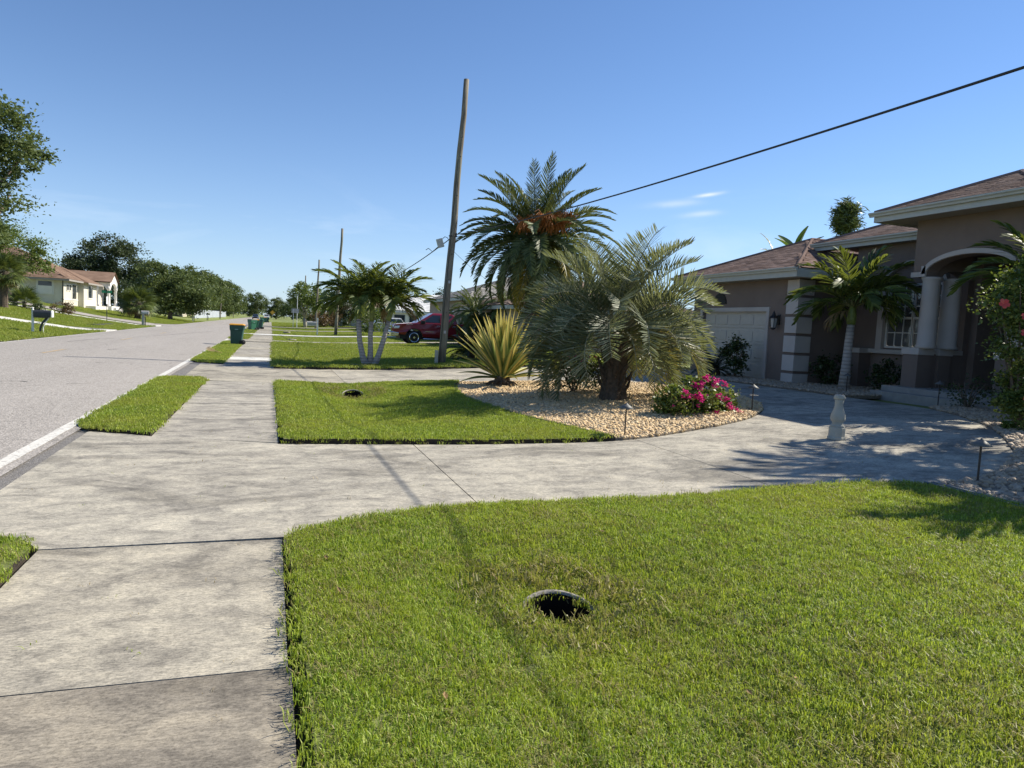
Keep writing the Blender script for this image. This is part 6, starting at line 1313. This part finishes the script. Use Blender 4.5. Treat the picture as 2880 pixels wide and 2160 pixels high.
def wheel(t, x, y, r, w_, s):
    Mx = Matrix.Translation((x, y, r)) @ Matrix.Rotation(R(90), 4, 'X')
    b = B(); b.lathe([(r * .62, -w_ / 2), (r * .93, -w_ / 2), (r, -w_ * .35), (r, w_ * .35), (r * .93, w_ / 2), (r * .62, w_ / 2)], 28, Mx); wh = b.out('wheel', M['rubber'], t, True)
    b = B(); b.lathe([(r * .66, -.02), (r * .66, .02)], 24, Matrix.Translation((x, y + s * w_ * .30, r)) @ Matrix.Rotation(R(90), 4, 'X')); b.out('rim_back', M['trimblack'], wh)
    b = B(); yy = y + s * w_ * .48
    for k_ in range(6):
        a = k_ * math.pi / 3 + .3; d = Vector((math.cos(a), 0, math.sin(a))); p = Vector((-math.sin(a), 0, math.cos(a))); c = Vector((x, yy, r))
        b.add([c + p * .045, c - p * .045, c + d * r * .66 - p * .075, c + d * r * .66 + p * .075, c + p * .045 - Vector((0, s * .05, 0)), c - p * .045 - Vector((0, s * .05, 0)), c + d * r * .66 - p * .075 - Vector((0, s * .05, 0)), c + d * r * .66 + p * .075 - Vector((0, s * .05, 0))], [(0, 1, 2, 3), (0, 3, 7, 4), (1, 5, 6, 2), (2, 6, 7, 3)])
    b.path([(x + r * .66 * math.cos(a), yy, r + r * .66 * math.sin(a)) for a in np.linspace(0, 6.283, 25)], .022, 5, False); b.lathe([(.06, -.03), (.07, .03)], 12, Matrix.Translation((x, yy, r)) @ Matrix.Rotation(R(90), 4, 'X')); b.out('rim', M['chrome'], wh)
def pickup(label, loc, rz=0, body='red'):
    t = thing('pickup_truck', label, 'pickup truck', loc, rz); W = .98; fx, rx, wr = 1.35, 4.95, .42
    # lower body side profile, nose at x=0
    prof = [(.06, .62), (.03, .95), (.10, 1.12), (.30, 1.20), (1.0, 1.28), (1.50, 1.33), (3.98, 1.36), (4.02, 1.38), (5.78, 1.38), (5.82, .72), (5.60, .60)] + arch(rx, .44, .53, 0.12, math.pi - .12) + [(4.2, .46), (1.98, .46)] + arch(fx, .44, .53, .08, math.pi - .25)
    n = len(prof); sec = lambda y, k_, s: [(x, s * y, z) for x, z in prof]
    b = B()
    def yw(x, z): 
        w_ = W - .10 * max(0, (.55 - x) / .55) ** 2 - .05 * max(0, z - 1.15) / .25 - (.03 if z < .6 else 0); return w_
    b.add([(x, -yw(x, z), z) for x, z in prof] + [(x, yw(x, z), z) for x, z in prof], [tuple(range(n))[::-1], tuple(range(n, 2 * n))] + [(i, (i + 1) % n, n + (i + 1) % n, n + i) for i in range(n)])
    b.out('body', M[body], t, bev=.035, seg=3)
    b = B(); b.box(4.12, 5.7, -.8, .8, 1.0, 1.395); b.out('bed_liner', M['trimblack'], t)
    # cab
    lo = [(1.47, -.90), (4.06, -.93), (4.06, .93), (1.47, .90)]; hi = [(2.42, -.70), (3.86, -.73), (3.86, .73), (2.42, .70)]
    b = B(); b.loft([[(x, y, 1.325) for x, y in lo], [(x, y, 1.90) for x, y in hi], [(x + (.12 if x < 3 else -.14), y * .86, 1.965) for x, y in hi]]); b.out('cab', M[body], t, bev=.045, seg=3)
    lerp = lambda a, c, q: a + (c - a) * q
    def glasspatch(name, quad, off, m='carglass'):
        b = B(); q = [Vector(v) for v in quad]; nn = (q[1] - q[0]).cross(q[2] - q[0]).normalized() * off; b.add([v + nn for v in q] + [v + nn * .2 for v in q], [(0, 1, 2, 3)] + [(i, (i + 1) % 4, 4 + (i + 1) % 4, 4 + i) for i in range(4)]); return b.out(name, M[m], t)
    for s in (-1, 1):
        ya = lambda x, q: s * lerp(.905, .715, q)
        P = lambda x, q: (x, ya(x, q) , lerp(1.325, 1.90, q))
        for (a0, a1, b1, b0) in ((1.86, 2.50, 2.98, 2.98), (3.08, 3.08, 3.72, 3.86)):
            q = [P(a0, .10), P(b0, .10), P(b1, .88), P(a1, .88)]; glasspatch('side_window', q if s < 0 else q[::-1], .014)
        for x0, x1 in ((1.95, 3.02), (3.05, 4.0)):
            b = B(); b.box(x1, x1 + .012, s * .972 - .01, s * .972 + .01, .55, 1.31); b.out('door_seam', M['trimblack'], t)
            b = B(); b.box(x1 - .26, x1 - .06, s * .985 - .02, s * .985 + .02, 1.16, 1.195); b.out('door_handle', M['chrome'], t, bev=.01)
        b = B(); b.box(2.0, 2.55, s * .99 - .01, s * .99 + .006, .80, .83); b.out('side_molding', M['chrome'], t)
        b = B(); b.path([(1.9, s * 1.02, .36), (4.25, s * 1.02, .36)], .045, 8); b.out('side_step', M['chrome'], t)
        b = B(); b.box(1.72, 1.98, s * 1.06 - .12, s * 1.06 + .12, 1.28, 1.48); b.out('mirror', M['trimblack'], t, bev=.03)
        b = B(); b.loft([[(.035, s * .62, .90), (.035, s * .62, 1.10), (.06, s * .90, 1.09), (.06, s * .90, .92)], [(.42, s * .7, .92), (.42, s * .7, 1.10), (.46, s * .972, 1.10), (.40, s * .972, .95)]]); b.out('headlight', M['lens'], t, bev=.01)
        b = B(); b.box(.85, 1.25, s * .945 - .012, s * .945 + .012, 1.205, 1.245); b.out('hood_badge', M['chrome'], t)
        b = B(); b.box(5.80, 5.835, s * .86 - .07, s * .86 + .07, .95, 1.3); b.out('tail_light', M['red'], t)
        for x in (fx, rx):
            wheel(t, x, s * .86, wr, .27, s); b = B(); b.path([(x + .52 * math.cos(a), s * .955, .44 + .52 * math.sin(a)) for a in np.linspace(.15, math.pi - .15, 14)], .03, 5); b.out('wheel_arch', M['trimblack'], t)
    q = [(1.60, .80, 1.385), (1.60, -.80, 1.385), (2.36, -.64, 1.86), (2.36, .64, 1.86)]; glasspatch('windshield', q, -.02); q = [(4.05, -.78, 1.42), (4.05, .78, 1.42), (3.89, .62, 1.83), (3.89, -.62, 1.83)]; glasspatch('rear_window', q, .02)
    b = B(); b.box(.0, .09, -.60, .60, .78, 1.13); b.out('grille', M['trimblack'], t, bev=.02); b = B(); b.path([(-.01, -.60, .78), (-.01, -.64, 1.1), (-.01, .64, 1.1), (-.01, .60, .78), (-.01, -.60, .78)], .032, 6); b.path([(-.012, -.6, .95), (-.012, .6, .95)], .03, 6); b.out('grille_frame', M['chrome'], t)
    b = B(); b.prism([(-.1, .50), (-.12, .72), (.06, .74), (.42, .70), (.42, .50), (.1, .44)], -.95, .95, 'y'); b.out('front_bumper', M['chrome'], t, bev=.04, seg=3); b = B(); b.box(-.13, .0, -.45, .45, .53, .62); b.out('bumper_intake', M['trimblack'], t)
    b = B(); b.prism([(5.75, .5), (5.75, .72), (6.0, .72), (6.0, .5)], -.9, .9, 'y'); b.out('rear_bumper', M['chrome'], t, bev=.03); b = B(); b.box(.5, 5.6, -.8, .8, .32, .62); b.out('chassis', M['trimblack'], t)
    return t
pickup('dark red crew-cab pickup parked in the driveway behind the leaning pole', (6.95, 44.2, hz(8.5) + .03))
def suv(label, loc, rz, body):
    t = thing('car', label, 'car', loc, rz); W = .93
    prof = [(.02, .5), (.05, .85), (.9, 1.02), (1.25, 1.08), (4.55, 1.12), (4.65, .6), (4.5, .42)] + arch(3.75, .36, .42, .1, math.pi - .1) + [(3.0, .34), (1.5, .34)] + arch(.95, .36, .42, .1, math.pi - .2)
    n = len(prof); b = B(); b.add([(x, -W, z) for x, z in prof] + [(x, W, z) for x, z in prof], [tuple(range(n))[::-1], tuple(range(n, 2 * n))] + [(i, (i + 1) % n, n + (i + 1) % n, n + i) for i in range(n)]); b.out('body', M[body], t, bev=.06, seg=3)
    b = B(); b.loft([[(1.2, -.87, 1.07), (4.55, -.87, 1.1), (4.55, .87, 1.1), (1.2, .87, 1.07)], [(1.95, -.7, 1.6), (4.2, -.7, 1.62), (4.2, .7, 1.62), (1.95, .7, 1.6)], [(2.1, -.6, 1.66), (4.05, -.6, 1.67), (4.05, .6, 1.67), (2.1, .6, 1.66)]]); b.out('cabin', M[body], t, bev=.05)
    for s in (-1, 1):
        for (a0, b0, b1, a1) in ((1.55, 2.65, 2.65, 2.05), (2.72, 3.6, 3.55, 2.72), (3.66, 4.35, 4.1, 3.62)):
            b = B(); yb, yt = s * .865, s * .73; b.add([(a0, yb, 1.14), (b0, yb, 1.14), (b1, yt, 1.54), (a1, yt, 1.54)], [(0, 1, 2, 3)]); o = b.out('side_window', M['carglass'], t); o.location.y += s * .012
        for x in (.95, 3.75): wheel(t, x, s * .80, .34, .22, s)
        b = B(); b.box(.0, .25, s * .7 - .17, s * .7 + .17, .68, .82); b.out('headlight', M['lens'], t, bev=.02)
    for (nm, q) in (('windshield', [(1.3, .72, 1.14), (1.3, -.72, 1.14), (1.93, -.6, 1.55), (1.93, .6, 1.55)]), ('rear_window', [(4.56, -.7, 1.16), (4.56, .7, 1.16), (4.27, .6, 1.56), (4.27, -.6, 1.56)])):
        b = B(); b.add([Vector(v) + Vector((-.02 if nm == 'windshield' else .02, 0, .015)) for v in q], [(0, 1, 2, 3)]); b.out(nm, M['carglass'], t)
    b = B(); b.box(-.02, .04, -.5, .5, .5, .8); b.out('grille', M['trimblack'], t); return t
suv('white SUV parked beyond the triple palm', (9.6, 80.4, .3), 0, 'wpaint')
suv('dark car far down the road where the street ends', (-4.6, 232, .02), R(90), 'bpaint')
suv('pale car far off near the end of the street', (-1.5, 255, .02), R(90), 'wpaint')
